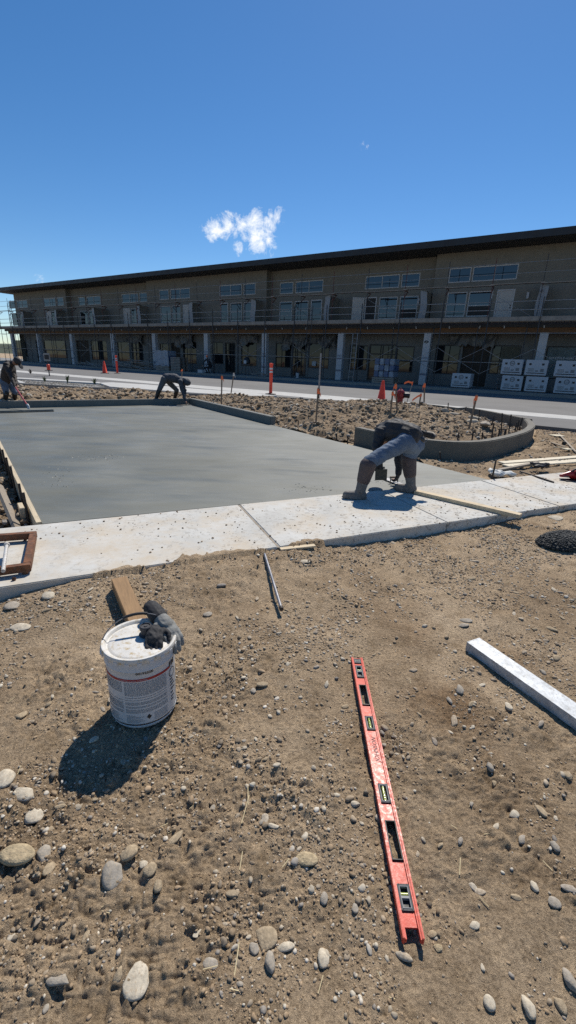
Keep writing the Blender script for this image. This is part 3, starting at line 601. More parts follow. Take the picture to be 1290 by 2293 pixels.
BIGS = [(55, 1776, 54, 34, 'stone_pale', 'pale oval stone below the pail shadow at left edge'), (75, 1821, 40, 36, 'stone_pale', 'blocky whitish stone just below the pale oval one at left'),
        (8, 1746, 32, 38, 'stone_pale', 'rounded stone cut by left edge of the picture'), (42, 1915, 80, 54, 'stone_tan', 'largest angular yellowish rock at lower left'),
        (97, 1907, 36, 38, 'stone_grey', 'grey rounded stone touching the large yellowish rock'), (108, 1941, 22, 32, 'stone_dust', 'small brown stone beneath the grey rounded stone at left'),
        (254, 1951, 46, 66, 'stone_grey', 'upright egg-shaped grey stone with pale band at lower left'), (290, 1912, 30, 46, 'stone_dust', 'tan oval stone leaning behind the egg-shaped grey stone'),
        (320, 1930, 18, 20, 'stone_pale', 'tiny white stone right of the tan oval stone'), (336, 1945, 28, 30, 'stone_dust', 'brown stone with dark underside right of tiny white stone'),
        (308, 2192, 54, 70, 'stone_pale', 'flat ring-marked stone half buried near bottom left'), (263, 2177, 22, 36, 'stone_dust', 'narrow brown stone beside the half-buried ring-marked one'),
        (355, 1983, 22, 32, 'stone_dust', 'small elongated brown stone below right of the egg-shaped one'), (470, 2150, 36, 26, 'stone_grey', 'grey wedge-shaped stone near bottom centre left'),
        (686, 1918, 38, 30, 'stone_tan', 'round tan stone alone left of the red level handhole'), (521, 1993, 32, 20, 'stone_dust', 'oblong brown stone lying diagonally left of centre'),
        (605, 2146, 28, 46, 'stone_grey', 'smooth grey egg stone at bottom centre'), (724, 2138, 26, 38, 'stone_pale', 'speckled oval stone at bottom centre right'),
        (570, 2112, 22, 28, 'stone_grey', 'small grey stone above the smooth grey egg'), (642, 2110, 34, 24, 'stone_pale', 'pale angular stone right of the smooth grey egg'),
        (597, 2088, 44, 56, 'stone_dust', 'dusty slab-like stone half sunk at bottom centre'), (726, 2005, 18, 26, 'stone_grey', 'small blue-grey stone left of lower level end'),
        (797, 2030, 14, 20, 'stone_grey', 'little round stone near shadow of lower level end'), (1151, 1820, 26, 18, 'stone_pale', 'pale flat stone beside the boot print at right'),
        (1243, 1893, 20, 26, 'stone_grey', 'grey stone near right edge below the boot print'), (1197, 1985, 18, 22, 'stone_pale', 'white-faced stone lower right'),
        (1241, 2022, 20, 22, 'stone_grey', 'dark round stone near lower right edge'), (1098, 2238, 26, 38, 'stone_pale', 'flat oval pale stone at bottom right'),
        (1278, 2190, 32, 44, 'stone_grey', 'large grey stone cut by bottom right edge'), (1185, 2252, 28, 52, 'stone_pale', 'long pale stone at the bottom right corner'),
        (1258, 2242, 22, 34, 'stone_dust', 'brown oval stone between the long pale and large grey ones'), (971, 2082, 18, 18, 'stone_dust', 'round brown pebble beside the lower level end'),
        (983, 2112, 18, 18, 'stone_tan', 'round tan pebble just below the level end'), (1064, 2066, 24, 16, 'stone_pale', 'white block-shaped pebble right of level end'),
        (1140, 1582, 15, 24, 'stone_pale', 'upright white pebble left of the galvanized beam end'), (1028, 1546, 20, 22, 'stone_grey', 'round grey pebble right of the level middle'),
        (113, 1350, 32, 20, 'stone_pale', 'broken half-round pale stone near left sidewalk edge'), (28, 1367, 30, 22, 'stone_grey', 'grey rounded stone by left sidewalk edge'),
        (45, 1406, 34, 16, 'stone_pale', 'long flat pale stone at left below the broken one'), (588, 1531, 28, 16, 'stone_dust', 'dusty flat stone between pail and level'),
        (566, 1541, 18, 14, 'stone_grey', 'grey pebble touching the dusty flat stone'), (683, 1271, 26, 8, 'stone_pale', 'flat white stone near the steel stake'),
        (1044, 1388, 26, 12, 'stone_grey', 'flat grey stone above the galvanized beam end'), (1040, 1400, 20, 12, 'stone_grey', 'small squarish stone touching the galvanized beam end'),
        (1243, 1164, 26, 12, 'stone_pale', 'white stone beside the black mat'), (465, 1377, 20, 12, 'stone_grey', 'dark shadowed stone between pail and steel stake'),
        (690, 1660, 1, 1, None, None)]
for i, (px, py, w, h, mt_, lb) in enumerate(BIGS):
    if mt_ is None: continue
    g = G(px, py, .01); k = pxm(g); d = g - C0; el = math.atan2(-d[2], math.hypot(d[0], d[1]))
    sx = w / k / 2; hv = h / k / 2; sz = hv * .62; sy = max(.4 * sx, min(1.7 * sx, math.sqrt(max(hv ** 2 - (sz * math.cos(el)) ** 2, 1e-6)) / math.sin(el)))
    p = np.array([g[0], g[1], float(ground_h(g[0], g[1]))])
    flat = 'half buried' in lb or 'half sunk' in lb
    stone(p, sx, sy, sz * (.6 if flat else .95), 0, i, lb, mat=mt_, sink=.10 if flat else .20); KEEP.append((g[0], g[1], sx))
x, y = sample(900, 4.6, .9); n_ = 0
for xx, yy in zip(x, y):
    if n_ >= 240: break
    if any((xx - a) ** 2 + (yy - b) ** 2 < (c + .05) ** 2 for a, b, c in KEEP): continue
    s = .008 + .013 * random.random() ** 2.0 + .0012 * yy; q = random.uniform(.6, 1.0)
    stone((xx, yy, float(ground_h(xx, yy))), s * random.uniform(.9, 1.5), s * q, s * random.uniform(.45, .75), random.uniform(0, 6.28), random.randrange(12),
          'small rounded river pebble lying loose on the brown dirt', 'loose pebbles on the dirt', mat=random.choice([None, None, 'stone_pale', 'stone_dust', 'stone_grey', 'stone_dust'])); n_ += 1
# straw
sm = MB()
for px, py, L, a in ((556, 1790, .09, 1.7), (550, 1815, .10, 1.4), (540, 1930, .05, 1.5), (530, 2150, .07, 1.5), (1030, 1940, .05, 1.2), (640, 1935, .03, .8)):
    g = G(px, py); z = float(ground_h(g[0], g[1])) + .006; sm.bar((g[0] - math.cos(a) * L / 2, g[1] - math.sin(a) * L / 2, z), (g[0] + math.cos(a) * L / 2, g[1] + math.sin(a) * L / 2, z + .008), .003, .0015)
for k in range(90):
    xx, yy = sample(1, 3.5); 
    if len(xx) == 0: continue
    a = random.uniform(0, 3.14); L = random.uniform(.01, .04); z = float(ground_h(xx[0], yy[0])) + .004
    sm.bar((xx[0], yy[0], z), (xx[0] + math.cos(a) * L, yy[0] + math.sin(a) * L, z + .003), .002, .001)
tag(sm.build('straw', 'straw'), 'bits of dry straw scattered on the dirt', kind='stuff')

# ---- rubble patches
def rubble(name, poly, hf, res, nrock, rmin, rmax, label, seed=0, rl_=1.):
    poly = [np.array(p) for p in poly]; P = np.array(poly); lo, hi = P.min(0), P.max(0)
    def inpoly(x, y):
        c = np.zeros(np.shape(x), bool); n = len(poly)
        for i in range(n):
            (x1, y1), (x2, y2) = poly[i], poly[(i + 1) % n]; c ^= ((y1 > y) != (y2 > y)) & (x < (x2 - x1) * (y - y1) / (y2 - y1 + 1e-12) + x1)
        return c
    xs = np.arange(lo[0], hi[0], res); ys = np.arange(lo[1], hi[1], res); X, Y = np.meshgrid(xs, ys, indexing='ij'); k = inpoly(X, Y)
    ed = np.full(X.shape, 1e9)
    def edist(x, y):
        e = np.full(np.shape(x), 1e9); n = len(poly)
        for i in range(n):
            a, b = poly[i], poly[(i + 1) % n]; ab = b - a; t = np.clip(((x - a[0]) * ab[0] + (y - a[1]) * ab[1]) / (ab @ ab), 0, 1); e = np.minimum(e, np.hypot(x - a[0] - t * ab[0], y - a[1] - t * ab[1]))
        return e
    def H(x, y):
        return hf(x, y, edist(x, y)) + rl_ * (.15 * rnoise(x, y, .7, 31 + seed) + .11 * rnoise(x, y, .25, 32 + seed) + .06 * rnoise(x, y, .1, 33 + seed))
    Z = H(X, Y); idx = np.arange(X.size).reshape(X.shape)
    F = np.stack([idx[:-1, :-1], idx[1:, :-1], idx[1:, 1:], idx[:-1, 1:]], -1).reshape(-1, 4); F = F[(k[:-1, :-1] & k[1:, :-1] & k[1:, 1:] & k[:-1, 1:]).reshape(-1)]
    o = link(name, np_mesh(name, np.stack([X, Y, Z], -1).reshape(-1, 3), F, 'dug_dirt', True)); tag(o, label, kind='structure')
    x = RNG.uniform(lo[0], hi[0], nrock * 6); y = RNG.uniform(lo[1], hi[1], nrock * 6); kk = inpoly(x, y); x, y = x[kk][:nrock], y[kk][:nrock]
    s = rmin + (rmax - rmin) * RNG.random(len(x)) ** 3.2; cc = PAL[RNG.integers(0, len(PAL), len(x))] * RNG.uniform(.6, 1.05, (len(x), 1))
    br = RNG.random(len(x)) < .62; cc[br] = np.array([.30, .225, .148]) * RNG.uniform(.7, 1.3, (br.sum(), 1))
    V, F, C = stamp(SM, np.stack([x, y, H(x, y)], 1), s, RNG.random(len(x)) * 6.28, RNG.normal(0, .5, len(x)), cc, RNG.uniform(-.1, .4, len(x)))
    o = link('rubble_stones', np_mesh('rubble_stones', V, F, 'gravel', False, C)); tag(o, 'broken stones and clods littering the ' + label.split(' of ')[0].split(' with ')[0], kind='stuff')
    return H
isl = [SLAB[2] + fd * .12, ke + fd * .12, ke + rd * .05, SLAB[1] + (SLAB[2] - SLAB[1]) * .55 + fd * .03] + [p + np.array([-.0, .1]) for p in WP[:1]] + [p + (np.mean(WP, 0) + [0, 2] - p) * .02 for p in WP[2:]] + [p for p in BP] + [G(440, 884, .12)[:2]]
isl[3] = G(700, 972, .1)[:2]
hyd = G(893, 916, .30); mc = G(720, 925, .1)[:2]; mc2 = G(890, 935, .1)[:2]
def mound_h(x, y, e):
    u = np.clip(e / 1.2, 0, 1); u = u * u * (3 - 2 * u)
    return .07 + .16 * u + .26 * np.exp(-((x - mc2[0]) ** 2 + (y - mc2[1]) ** 2) / 2.6) * u + .10 * np.exp(-((x - mc[0]) ** 2 + (y - mc[1]) ** 2) / 5.) * u
MOUND = rubble('rubble_mound', isl, mound_h, .04, 14000, .010, .075, 'stony rubble mound of dug earth filling the island')
lf = [SLAB[3] - fd * 2.5 + np.array([-fd[1], fd[0]]) * .16, SLAB[2] + np.array([-fd[1], fd[0]]) * .16, G(450, 889.5, .08)[:2], G(240, 881, .08)[:2], G(40, 873, .08)[:2], G(-60, 868, .08)[:2]]
LEFTR = rubble('rubble_strip', lf, lambda x, y, e: .02 + .26 * np.clip(e / .9, 0, 1), .06, 4500, .015, .10, 'rubble strip of broken earth behind far kerb', seed=3)
tr = [G(-160, 985, 0)[:2], G(-5, 978, 0)[:2], G(90, 1172, 0)[:2] + np.array([-.1, -.02]), G(-160, 1196, 0)[:2]]
rubble('rubble_trench', tr, lambda x, y, e: -.10 + .0 * e, .05, 1600, .01, .06, 'rubble trench of loose clods left of form boards', seed=5)
rt_ = [SLAB[1] + np.array([.05, .03]), G(1290, 1058, .05)[:2], G(1700, 1020, .05)[:2], G(1700, 980, .05)[:2], G(1290, 967, .05)[:2], G(1200, 960, .05)[:2], WP[-2] + [.03, 0], WP[-3] + [.03, -.03], WP[6] + [.03, -.05], WP[5] + [0, -.05], WP[3] + [-.02, -.05], G(945, 1038, .05)[:2]]
RIGHTR = rubble('rubble_verge', rt_, lambda x, y, e: .035 + .02 * np.clip(e / .5, 0, 1) + 0 * x, .05, 3500, .006, .04, 'rubble verge of gravelly dirt right of curved kerb', seed=7, rl_=.35)
for px, py, r, lb in ((752 + 305, 948, 13, 'pale boulder inside the curved kerb among rebar stakes'), (1062, 938, 9, 'dark rock behind the pale boulder in the island'), (1018, 935, 8, 'dark round rock at back of island by the kerb'), (995, 933, 7, 'grey rock left of the dark round rock at island back'),
                      (963, 972, 12, 'dark weathered rock half out of mound beside bending worker'), (1085, 957, 10, 'dull brown rock near the right rebar stakes'), (632, 945, 6, 'stone against cut end of the kerb')):
    g = G(px, py, .25); k = pxm(g); s = r / k * 1.25; stone((g[0], g[1], float(MOUND(np.array(g[0]), np.array(g[1])))), s * 1.2, s, s * .7, px, px, lb, mat='stone_pale' if 'pale' in lb else 'stone_grey', sink=.2)

# ================================================================== BUILDING
BLDG = thing('commercial_building', FP(20, 2, .3), 'long two-storey olive stucco commercial building with black flat roof, under construction', 'building')
BAYS = [(-30, 8.2, 1.7), (8.2, 23.9, 2.4), (23.9, 40.6, 1.7), (40.6, 56.3, 2.4), (56.3, 69.3, 1.7)]
def bay_off(s):
    for a, b, o in BAYS:
        if a <= s < b: return o
    return 2.
def frect(x0, x1, y0, y1, off):
    xm, ym = (x0 + x1) / 2, (y0 + y1) / 2; sa, _ = S(x0, ym, off); sb, _ = S(x1, ym, off); _, za = S(xm, y1, off); _, zb = S(xm, y0, off); return min(sa, sb), max(sa, sb), za, zb
def wall_faces(mb, s0, s1, z0, z1, off, holes, depth=.14):
    ss = sorted({s0, s1, *[h[0] for h in holes], *[h[1] for h in holes]}); zz = sorted({z0, z1, *[h[2] for h in holes], *[h[3] for h in holes]})
    ss = [v for v in ss if s0 <= v <= s1]; zz = [v for v in zz if z0 <= v <= z1]
    for a, b in zip(ss[:-1], ss[1:]):
        for c, d in zip(zz[:-1], zz[1:]):
            m1, m2 = (a + b) / 2, (c + d) / 2
            if any(h[0] < m1 < h[1] and h[2] < m2 < h[3] for h in holes): continue
            mb.add([FP(b, off, c), FP(a, off, c), FP(a, off, d), FP(b, off, d)], [(0, 1, 2, 3)])
    for h in holes:
        a, b, c, d = h
        for q in ([FP(a, off, c), FP(a, off, d), FP(a, off + depth, d), FP(a, off + depth, c)], [FP(b, off, d), FP(b, off, c), FP(b, off + depth, c), FP(b, off + depth, d)],
                  [FP(a, off, d), FP(b, off, d), FP(b, off + depth, d), FP(a, off + depth, d)], [FP(b, off, c), FP(a, off, c), FP(a, off + depth, c), FP(b, off + depth, c)]): mb.add(q, [(0, 1, 2, 3)])
def frame4(mb, r, off, w, dep, bars_z=(), bars_s=()):
    a, b, c, d = r
    mb.fbox(a, a + w, off, off + dep, c, d); mb.fbox(b - w, b, off, off + dep, c, d); mb.fbox(a + w, b - w, off, off + dep, c, c + w); mb.fbox(a + w, b - w, off, off + dep, d - w, d)
    for z in bars_z: mb.fbox(a + w, b - w, off + .01, off + dep, z - w * .4, z + w * .4)
    for s_ in bars_s: mb.fbox(s_ - w * .4, s_ + w * .4, off + .012, off + dep, c + w, d - w)
def window(r, off, mat='white_vinyl', w=.07, bz=(), bs=(), label=None, paneMat='glass'):
    o = MB(); frame4(o, r, off + .03, w, .08, bz, bs); wn_ = o.build('window', mat, BLDG)
    MB().fbox(r[0] + w * .6, r[1] - w * .6, off + .075, off + .10, r[2] + w * .6, r[3] - w * .6).build('pane', paneMat, wn_)
    if label: wn_['label'] = label
    return wn_
def door(r, off, mat='door_white', glass=False, label=None):
    a, b, c, d = r; o = MB(); frame4(o, (a, b, c, d), off + .02, .09, .1); f = o.build('door', 'white_vinyl', BLDG)
    MB().fbox(a + .09, b - .09, off + .06, off + .10, c + .02, d - .09).build('leaf', 'glass' if glass else mat, f)
    kn = MB()
    for z in (1.0, 1.15): kn.lathe(FP(a + .17, off + .03, c + z), [(.03, -.03), (.035, 0), (.03, .03)], 10)
    kn.build('handle', 'black_metal', f)
    if label: f['label'] = label
    return f
UP = dict(A=((21, 34, 673, 688), (36, 61, 672, 687)), B=((97, 124, 668, 685), (127, 142, 666, 683)), C=((175, 190, 664, 682), (193, 225, 662, 681)), D=((272, 309, 657, 677), (311.5, 331, 655, 675)),
          E=((356, 377.5, 648, 671), (381, 425, 646, 669)), F=((491, 541, 638.5, 663), (545, 572, 635, 660)), G=((626.5, 656.5, 633, 657), (661, 723.5, 628, 655)), H=((818, 894.5, 617.5, 647), (898.5, 940, 613.5, 643)), I=((1005, 1054, 603, 634.5), (1058, 1159, 595.5, 631)))
LO = dict(A=((27, 40, 698, 725), (42, 55, 697, 724)), B=((115, 128, 695, 722), (129.5, 141, 694, 721)), C=((179, 197, 691, 720), (199, 216, 690, 719)), D=((293, 305, 687, 719), (306.5, 318, 686, 718)),
          E=((359, 382, 682, 718), (384.5, 404, 681, 717)), F=((515.5, 541, 675, 713), (545, 568, 673, 712)), G=((625.5, 654, 672, 713.5), (659, 690, 670, 713)), H=((848, 889, 661, 709), (894, 935, 659, 708)), I=((1000, 1044, 651, 704), (1048, 1101, 648, 702)))
DR = dict(A=(60, 70), B=(101, 113), C=(217, 229), D=(275, 290), E=(409, 426), F=(493, 510.5), G=(696, 721), H=(817, 843), I=(1109, 1149))
holes = {b: [] for b in BAYS}; made = []
def bay_of(s): return [b for b in BAYS if b[0] <= s < b[1]][0]
for k in UP:
    sm_, _ = S((UP[k][0][0] + UP[k][1][1]) / 2, UP[k][0][2], 2.); b = bay_of(sm_); off = b[2]
    for i, q in enumerate(UP[k]):
        r = frect(*q, off); r = (r[0], r[1], 7.62, 8.60); holes[b].append(r); made.append(('u', k, i, r, off))
    for i, q in enumerate(LO[k]):
        r = frect(*q, off); r = (r[0], r[1], 5.28, 6.98); holes[b].append(r); made.append(('l', k, i, r, off))
    ym = 690 if k in 'ABCDE' else 680
    a, _ = S(DR[k][0], ym, off); c, _ = S(DR[k][1], ym, off); r = (min(a, c), max(a, c), 4.82, 7.02); r = (r[0], max(r[1], r[0] + 1.0), r[2], r[3]); holes[b].append(r); made.append(('d', k, 0, r, off))
for (s0, s1) in ((-6.3, -4.2), (-3.9, -2.0)):
    r = (s0, s1, 5.28, 6.98); holes[BAYS[0]].append(r); made.append(('l', 'J', 0, r, BAYS[0][2])); r = (s0, s1, 7.62, 8.6); holes[BAYS[0]].append(r); made.append(('u', 'J', 0, r, BAYS[0][2]))
for b in BAYS:
    w = MB(); wall_faces(w, b[0], b[1], 4.7, 9.62, b[2], holes[b]); w.build('wall', 'stucco', BLDG)
rt_w = MB()
for a, b in zip(BAYS[:-1], BAYS[1:]):
    s = a[1]; o0, o1 = sorted((a[2], b[2])); rt_w.add([FP(s, o0, 4.7), FP(s, o1, 4.7), FP(s, o1, 9.62), FP(s, o0, 9.62)], [(0, 1, 2, 3)])
rt_w.add([FP(69.3, 1.7, .3), FP(69.3, 13, .3), FP(69.3, 13, 9.6), FP(69.3, 1.7, 9.6)], [(0, 1, 2, 3)])
rt_w.add([FP(-30, 13, .3), FP(69.3, 13, .3), FP(69.3, 13, 9.6), FP(-30, 13, 9.6)], [(0, 1, 2, 3)])
rt_w.build('wall', 'stucco', BLDG)
for t, k, i, r, off in made:
    a, b, c, d = r
    if t == 'u': window(r, off, bs=((a + b) / 2,) if (b - a) > 2.2 else ())
    elif t == 'l':
        op = (k, i) in (('H', 1), ('I', 1))
        w_ = window(r, off, bz=((c + d) / 2 - (.1 if op else 0),))
        if op: MB().fbox(a + .08, b - .08, off + .06, off + .07, c + .07, (c + d) / 2 - .15).build('dark_opening_panel', 'soffit', w_); w_['label'] = 'double-hung window with its lower half open and black'  # dark panel over the glass stands in for the unlit room behind
    else:
        f = door(r, off, glass=k in 'FG', mat='soffit' if k in 'HA' else 'door_white', label='open black doorway' if k == 'H' else None)  # H: dark leaf paints the unlit interior of the open doorway
        if k == 'H':
            o = MB(); p0, p1 = FP(b + .02, off - .05, 4.84), FP(b + .9, off - .5, 4.84); dd = p1 - p0
            o.hexa([p0, p1, p1 + FN * .045, p0 + FN * .045, p0 + [0, 0, 2.15], p1 + [0, 0, 2.15], p1 + FN * .045 + [0, 0, 2.15], p0 + FN * .045 + [0, 0, 2.15]]).build('open_leaf', 'door_white', BLDG)['label'] = 'white door leaf swung open'
# roof
rf = MB().fbox(-32, 70.6, -.35, 14, 9.66, 9.93).build('roof', 'roof_metal', BLDG)
MB().fbox(-32.1, 70.75, -.47, -.352, 9.58, 10.0).build('fascia', 'roof_metal', rf); MB().fbox(70.602, 70.75, -.35, 14, 9.58, 10.0).build('fascia', 'roof_metal', rf)
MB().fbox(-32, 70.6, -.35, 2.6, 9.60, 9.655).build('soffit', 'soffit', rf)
# balcony floor, beam and ground-floor wall
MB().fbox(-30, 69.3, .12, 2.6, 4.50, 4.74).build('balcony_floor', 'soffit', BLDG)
MB().fbox(-30, 69.3, .18, .32, 4.06, 4.48).build('beam', 'osb', BLDG)
mem = MB(); s_ = -8
while s_ < 69: mem.fbox(s_, s_ + 3.0, .06, .175, 4.36 + .05 * random.random() - (.05 if random.random() < .3 else 0), 4.70); s_ += 3.0
mem.build('membrane', 'rubber_black', BLDG)['label'] = 'black waterproof membrane hanging over edge of balcony'
for k in range(34):
    s0 = -6 + k * 2.05 + random.uniform(-.3, .3); MB().bar(FP(s0, .03, 4.33), FP(s0 + random.uniform(-.05, .05), .03, 4.5), .07, .04, upv=FN).build('clip', 'door_white', BLDG)
COLS = [-7.7, -.05, 7.7, 15.0, 22.95, 30.3, 38.1, 45.4, 53.8, 61.6, 68.6]
for i, s0 in enumerate(COLS):
    w2 = .26 if i != 1 else .25
    c_ = MB().fbox(s0 - w2, s0 + w2, .15, .55, .3, 4.06).build('column', 'wrap_white', BLDG)
    pr = MB()
    for z in (1.0, 1.12, 2.0, 2.22, 2.3): pr.fbox(s0 - w2 + .02, s0 + w2 - .02, .144, .149, z, z + (.09 if z in (1., 2.) else .035))
    pr.build('printed_band', 'wrap_print', c_)
    if i == 2:
        bd = MB(); bd.add([FP(s0 + .03 + .17 * math.cos(t), .143, 3.42 + .1 * math.sin(t)) for t in np.linspace(0, 2 * math.pi, 16, endpoint=False)], [tuple(range(16))]); bd = bd.build('number_plate', 'print_black', c_)
        V, F = text_mesh('20', .16); MB().add([FP(s0 + .03 - v[0], .139, 3.42 + v[1]) for v in V], F).build('lettering', 'reflector', c_)
# ground floor
gh = []; GO = 2.3
def gpix(x0, x1, y0, y1): return frect(x0, x1, y0, y1, GO)
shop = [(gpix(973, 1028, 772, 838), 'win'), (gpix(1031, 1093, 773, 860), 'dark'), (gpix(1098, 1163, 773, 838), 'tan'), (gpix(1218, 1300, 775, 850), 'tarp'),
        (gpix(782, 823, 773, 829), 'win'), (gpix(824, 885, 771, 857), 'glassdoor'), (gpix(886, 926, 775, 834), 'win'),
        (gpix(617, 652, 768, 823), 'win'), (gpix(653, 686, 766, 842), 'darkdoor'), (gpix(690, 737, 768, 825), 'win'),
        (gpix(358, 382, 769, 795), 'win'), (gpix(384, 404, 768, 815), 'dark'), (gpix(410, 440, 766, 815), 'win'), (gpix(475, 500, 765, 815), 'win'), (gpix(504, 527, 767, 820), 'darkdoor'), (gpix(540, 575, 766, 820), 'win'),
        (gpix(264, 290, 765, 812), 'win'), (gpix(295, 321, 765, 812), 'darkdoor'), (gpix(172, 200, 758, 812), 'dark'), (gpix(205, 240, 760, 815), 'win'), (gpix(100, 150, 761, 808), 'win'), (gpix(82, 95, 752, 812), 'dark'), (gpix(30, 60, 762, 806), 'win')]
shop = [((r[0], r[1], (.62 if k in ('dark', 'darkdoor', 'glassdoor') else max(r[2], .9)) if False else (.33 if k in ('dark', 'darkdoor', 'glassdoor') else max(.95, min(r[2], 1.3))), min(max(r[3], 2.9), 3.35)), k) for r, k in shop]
w = MB(); wall_faces(w, -30, 69.3, .3, 4.5, GO, [r for r, k in shop], .2); w.build('wall', 'stucco_grey', BLDG)
for r, k in shop:
    a, b, c, d = r
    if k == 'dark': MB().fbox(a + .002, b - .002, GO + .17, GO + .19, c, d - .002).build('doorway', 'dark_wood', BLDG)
    elif k in ('glassdoor', 'darkdoor'):
        wd = window(r, GO, 'dark_frame', .11, bz=(c + 2.2,), bs=((a + b) / 2,) if k == 'glassdoor' else ((a * .35 + b * .65), (a * .65 + b * .35)), paneMat='shop_glass')
        wd.name = 'entrance_door'
        MB().tube([FP((a + b) / 2 + .12, GO - .02, c + .8), FP((a + b) / 2 + .12, GO - .02, c + 1.4)], .02, 6).build('handle', 'steel_grey', wd)
    else:
        wd = window(r, GO, 'dark_frame', .08, bz=((c * .55 + d * .45),), paneMat={'win': 'shop_glass', 'tan': 'shop_glass', 'tarp': 'tarp'}[k])
        if k == 'tarp':
            pr = MB(); t = a + .3
            while t < b - .3: hgt = random.uniform(.06, .2); ww = random.uniform(.03, .10); pr.fbox(t, t + ww, GO + .070, GO + .074, 2.55 - hgt / 2, 2.55 + hgt / 2); t += ww + random.uniform(.02, .06)
            pr.build('smudged_print', 'box_white', wd)
        if k == 'tan': MB().fbox(a + .1, (a + b) / 2 + .3, GO + .071, GO + .074, c + .3, d - .1).build('paper_blind', 'blind', wd)
# partition walls between balconies, with plastic wrap
def wavy(mb, s0, s1, off, z0, z1, amp=.06, n=10, m_=8):
    V = []; F = []; ph = random.uniform(0, 6)
    for i in range(n + 1):
        for j in range(m_ + 1):
            s = s0 + (s1 - s0) * i / n; z = z0 + (z1 - z0) * j / m_; V.append(FP(s + .05 * math.sin(z * 3 + ph), off + amp * math.sin(s * 9 + ph + z * .8) + amp * .5 * math.sin(s * 21 + ph * 2), z + .05 * math.sin(s * 6 + ph)))
    for i in range(n):
        for j in range(m_): a = i * (m_ + 1) + j; F.append((a, a + m_ + 1, a + m_ + 2, a + 1))
    return mb.add(V, F)
for px, py in ((1213, 670), (953, 665), (738, 680), (573, 690), (434, 695), (318, 700), (217, 705), (132, 708), (58, 712)):
    s0, _ = S(px, py, .9); o_ = bay_off(s0)
    pw_ = MB().fbox(s0 - .16, s0 + .16, .5, o_ - .002, 4.76, 7.0).build('partition_wall', 'stucco', BLDG)
    wavy(MB(), s0 - .28, s0 + .22, .42, 4.8, 6.95, .03, 8, 8).build('plastic_wrap', 'plastic_sheet', pw_, smooth=True)
    MB().fbox(s0 + .9, s0 + 1.05, o_ - .12, o_ - .002, 6.35, 6.75).build('wall_lamp', 'box_white' if px > 900 else 'steel_grey', BLDG)
def drape(s0, w):
    V = []; F = []; n = 22; r = random.Random(int(s0 * 10)); ph = r.uniform(0, 6)
    for i in range(n + 1):
        u = i / n; bot = 3.45 - .75 * abs(math.sin(u * 5.2 + ph)) * (.5 + .5 * math.sin(u * 2 + ph)) - .25 * r.random()
        for j in range(6): z = 4.0 + (bot - 4.0) * j / 5; V.append(FP(s0 + (u - .5) * w + .12 * math.sin(z * 4 + u * 9), 1.9 + .10 * math.sin(u * 23 + ph + z) + .05 * r.random(), z))
    for i in range(n):
        for j in range(5): a = i * 6 + j; F.append((a, a + 6, a + 7, a + 1))
    MB().add(V, F).build('plastic_drape', 'film_dark', BLDG, smooth=True)
pm('film_dark', (.075, .08, .085), .35, var=.3, scale=3, bst=.5, bscale=5, dist=.05)
for px, n_ in ((650, 3), (720, 2.2), (1050, 3.4), (540, 3), (400, 3), (290, 3)):
    s0, _ = S(px, 780, 1.2); drape(s0, n_)

# ================================================================== SCAFFOLDING
sc = thing('scaffolding', FP(20, -1, .3), 'long steel pipe scaffolding with timber decks along whole building front', 'scaffolding')
RO = .036
def pipe(name, a, b, mat, r=RO, seg=6): return MB().tube([a, b], r, seg).build(name, mat, sc)
ss = list(np.arange(-9.0, 72.5, 3.08))
for i, s in enumerate(ss):
    pipe('post', FP(s, -1.35, .3), FP(s, -1.35, 6.05), 'steel_dark'); pipe('post', FP(s + .75, -.35, .3), FP(s + .75, -.35, 4.62), 'steel_dark')
    for z in (2.0, 3.9): pipe('frame_bar', FP(s, -1.35, z), FP(s + .75, -.35, z), 'steel_dark', .02)
    pipe('upper_post', FP(s + .4, .25, 4.8), FP(s + .4, .25, 8.75), 'steel_dark' if i % 2 else 'steel_red', .024)
    pipe('bracket', FP(s + .4, .25, 6.55), FP(s + .4, .85, 7.02), 'steel_red', .03); pipe('bracket', FP(s + .4, .15, 7.03), FP(s + .4, .95, 7.03), 'steel_red', .032)
    MB().fbox(s - .1, s + .1, -1.45, -1.25, .30, .33).build('base_plate', 'steel_dark', sc)
    if i + 1 < len(ss):
        t = ss[i + 1]
        for z in (5.32, 5.82): pipe('guard_rail', FP(s, -1.32, z), FP(t, -1.32, z), 'steel_grey', .027, 5)
        for z in (3.92, 2.05): pipe('guard_rail', FP(s, -1.32, z), FP(t, -1.32, z), 'steel_grey', .022, 5)
        for z in (7.72, 8.35): pipe('guard_rail', FP(s + .4, .22, z), FP(t + .4, .22, z), 'steel_grey', .019, 5)
        if i % 2 == 0 or s < 12:
            pipe('cross_brace', FP(s, -1.38, 1.3), FP(t, -1.38, 2.95), 'steel_grey', .016, 5); pipe('cross_brace', FP(s, -1.40, 2.95), FP(t, -1.40, 1.3), 'steel_grey', .016, 5)
        if i % 3 == 0: pipe('cross_brace', FP(s + .4, .30, 4.9), FP(t + .4, .30, 6.6), 'steel_grey', .014, 5)
        MB().fbox(s + .01, t - .01, -1.30, -1.25, 4.66, 4.92).build('toe_board', 'plank', sc)
        for j in range(4): MB().fbox(s - .12, t + .12, -1.22 + j * .26, -1.22 + j * .26 + .235, 4.62 + .006 * (i % 2) * 1, 4.665 + .006 * (i % 2)).build('deck_plank', 'plank', sc)
        MB().fbox(s + .28, t + .52, .20, .52, 7.05 + .05 * (i % 2), 7.10 + .05 * (i % 2)).build('upper_plank', 'plank', sc)
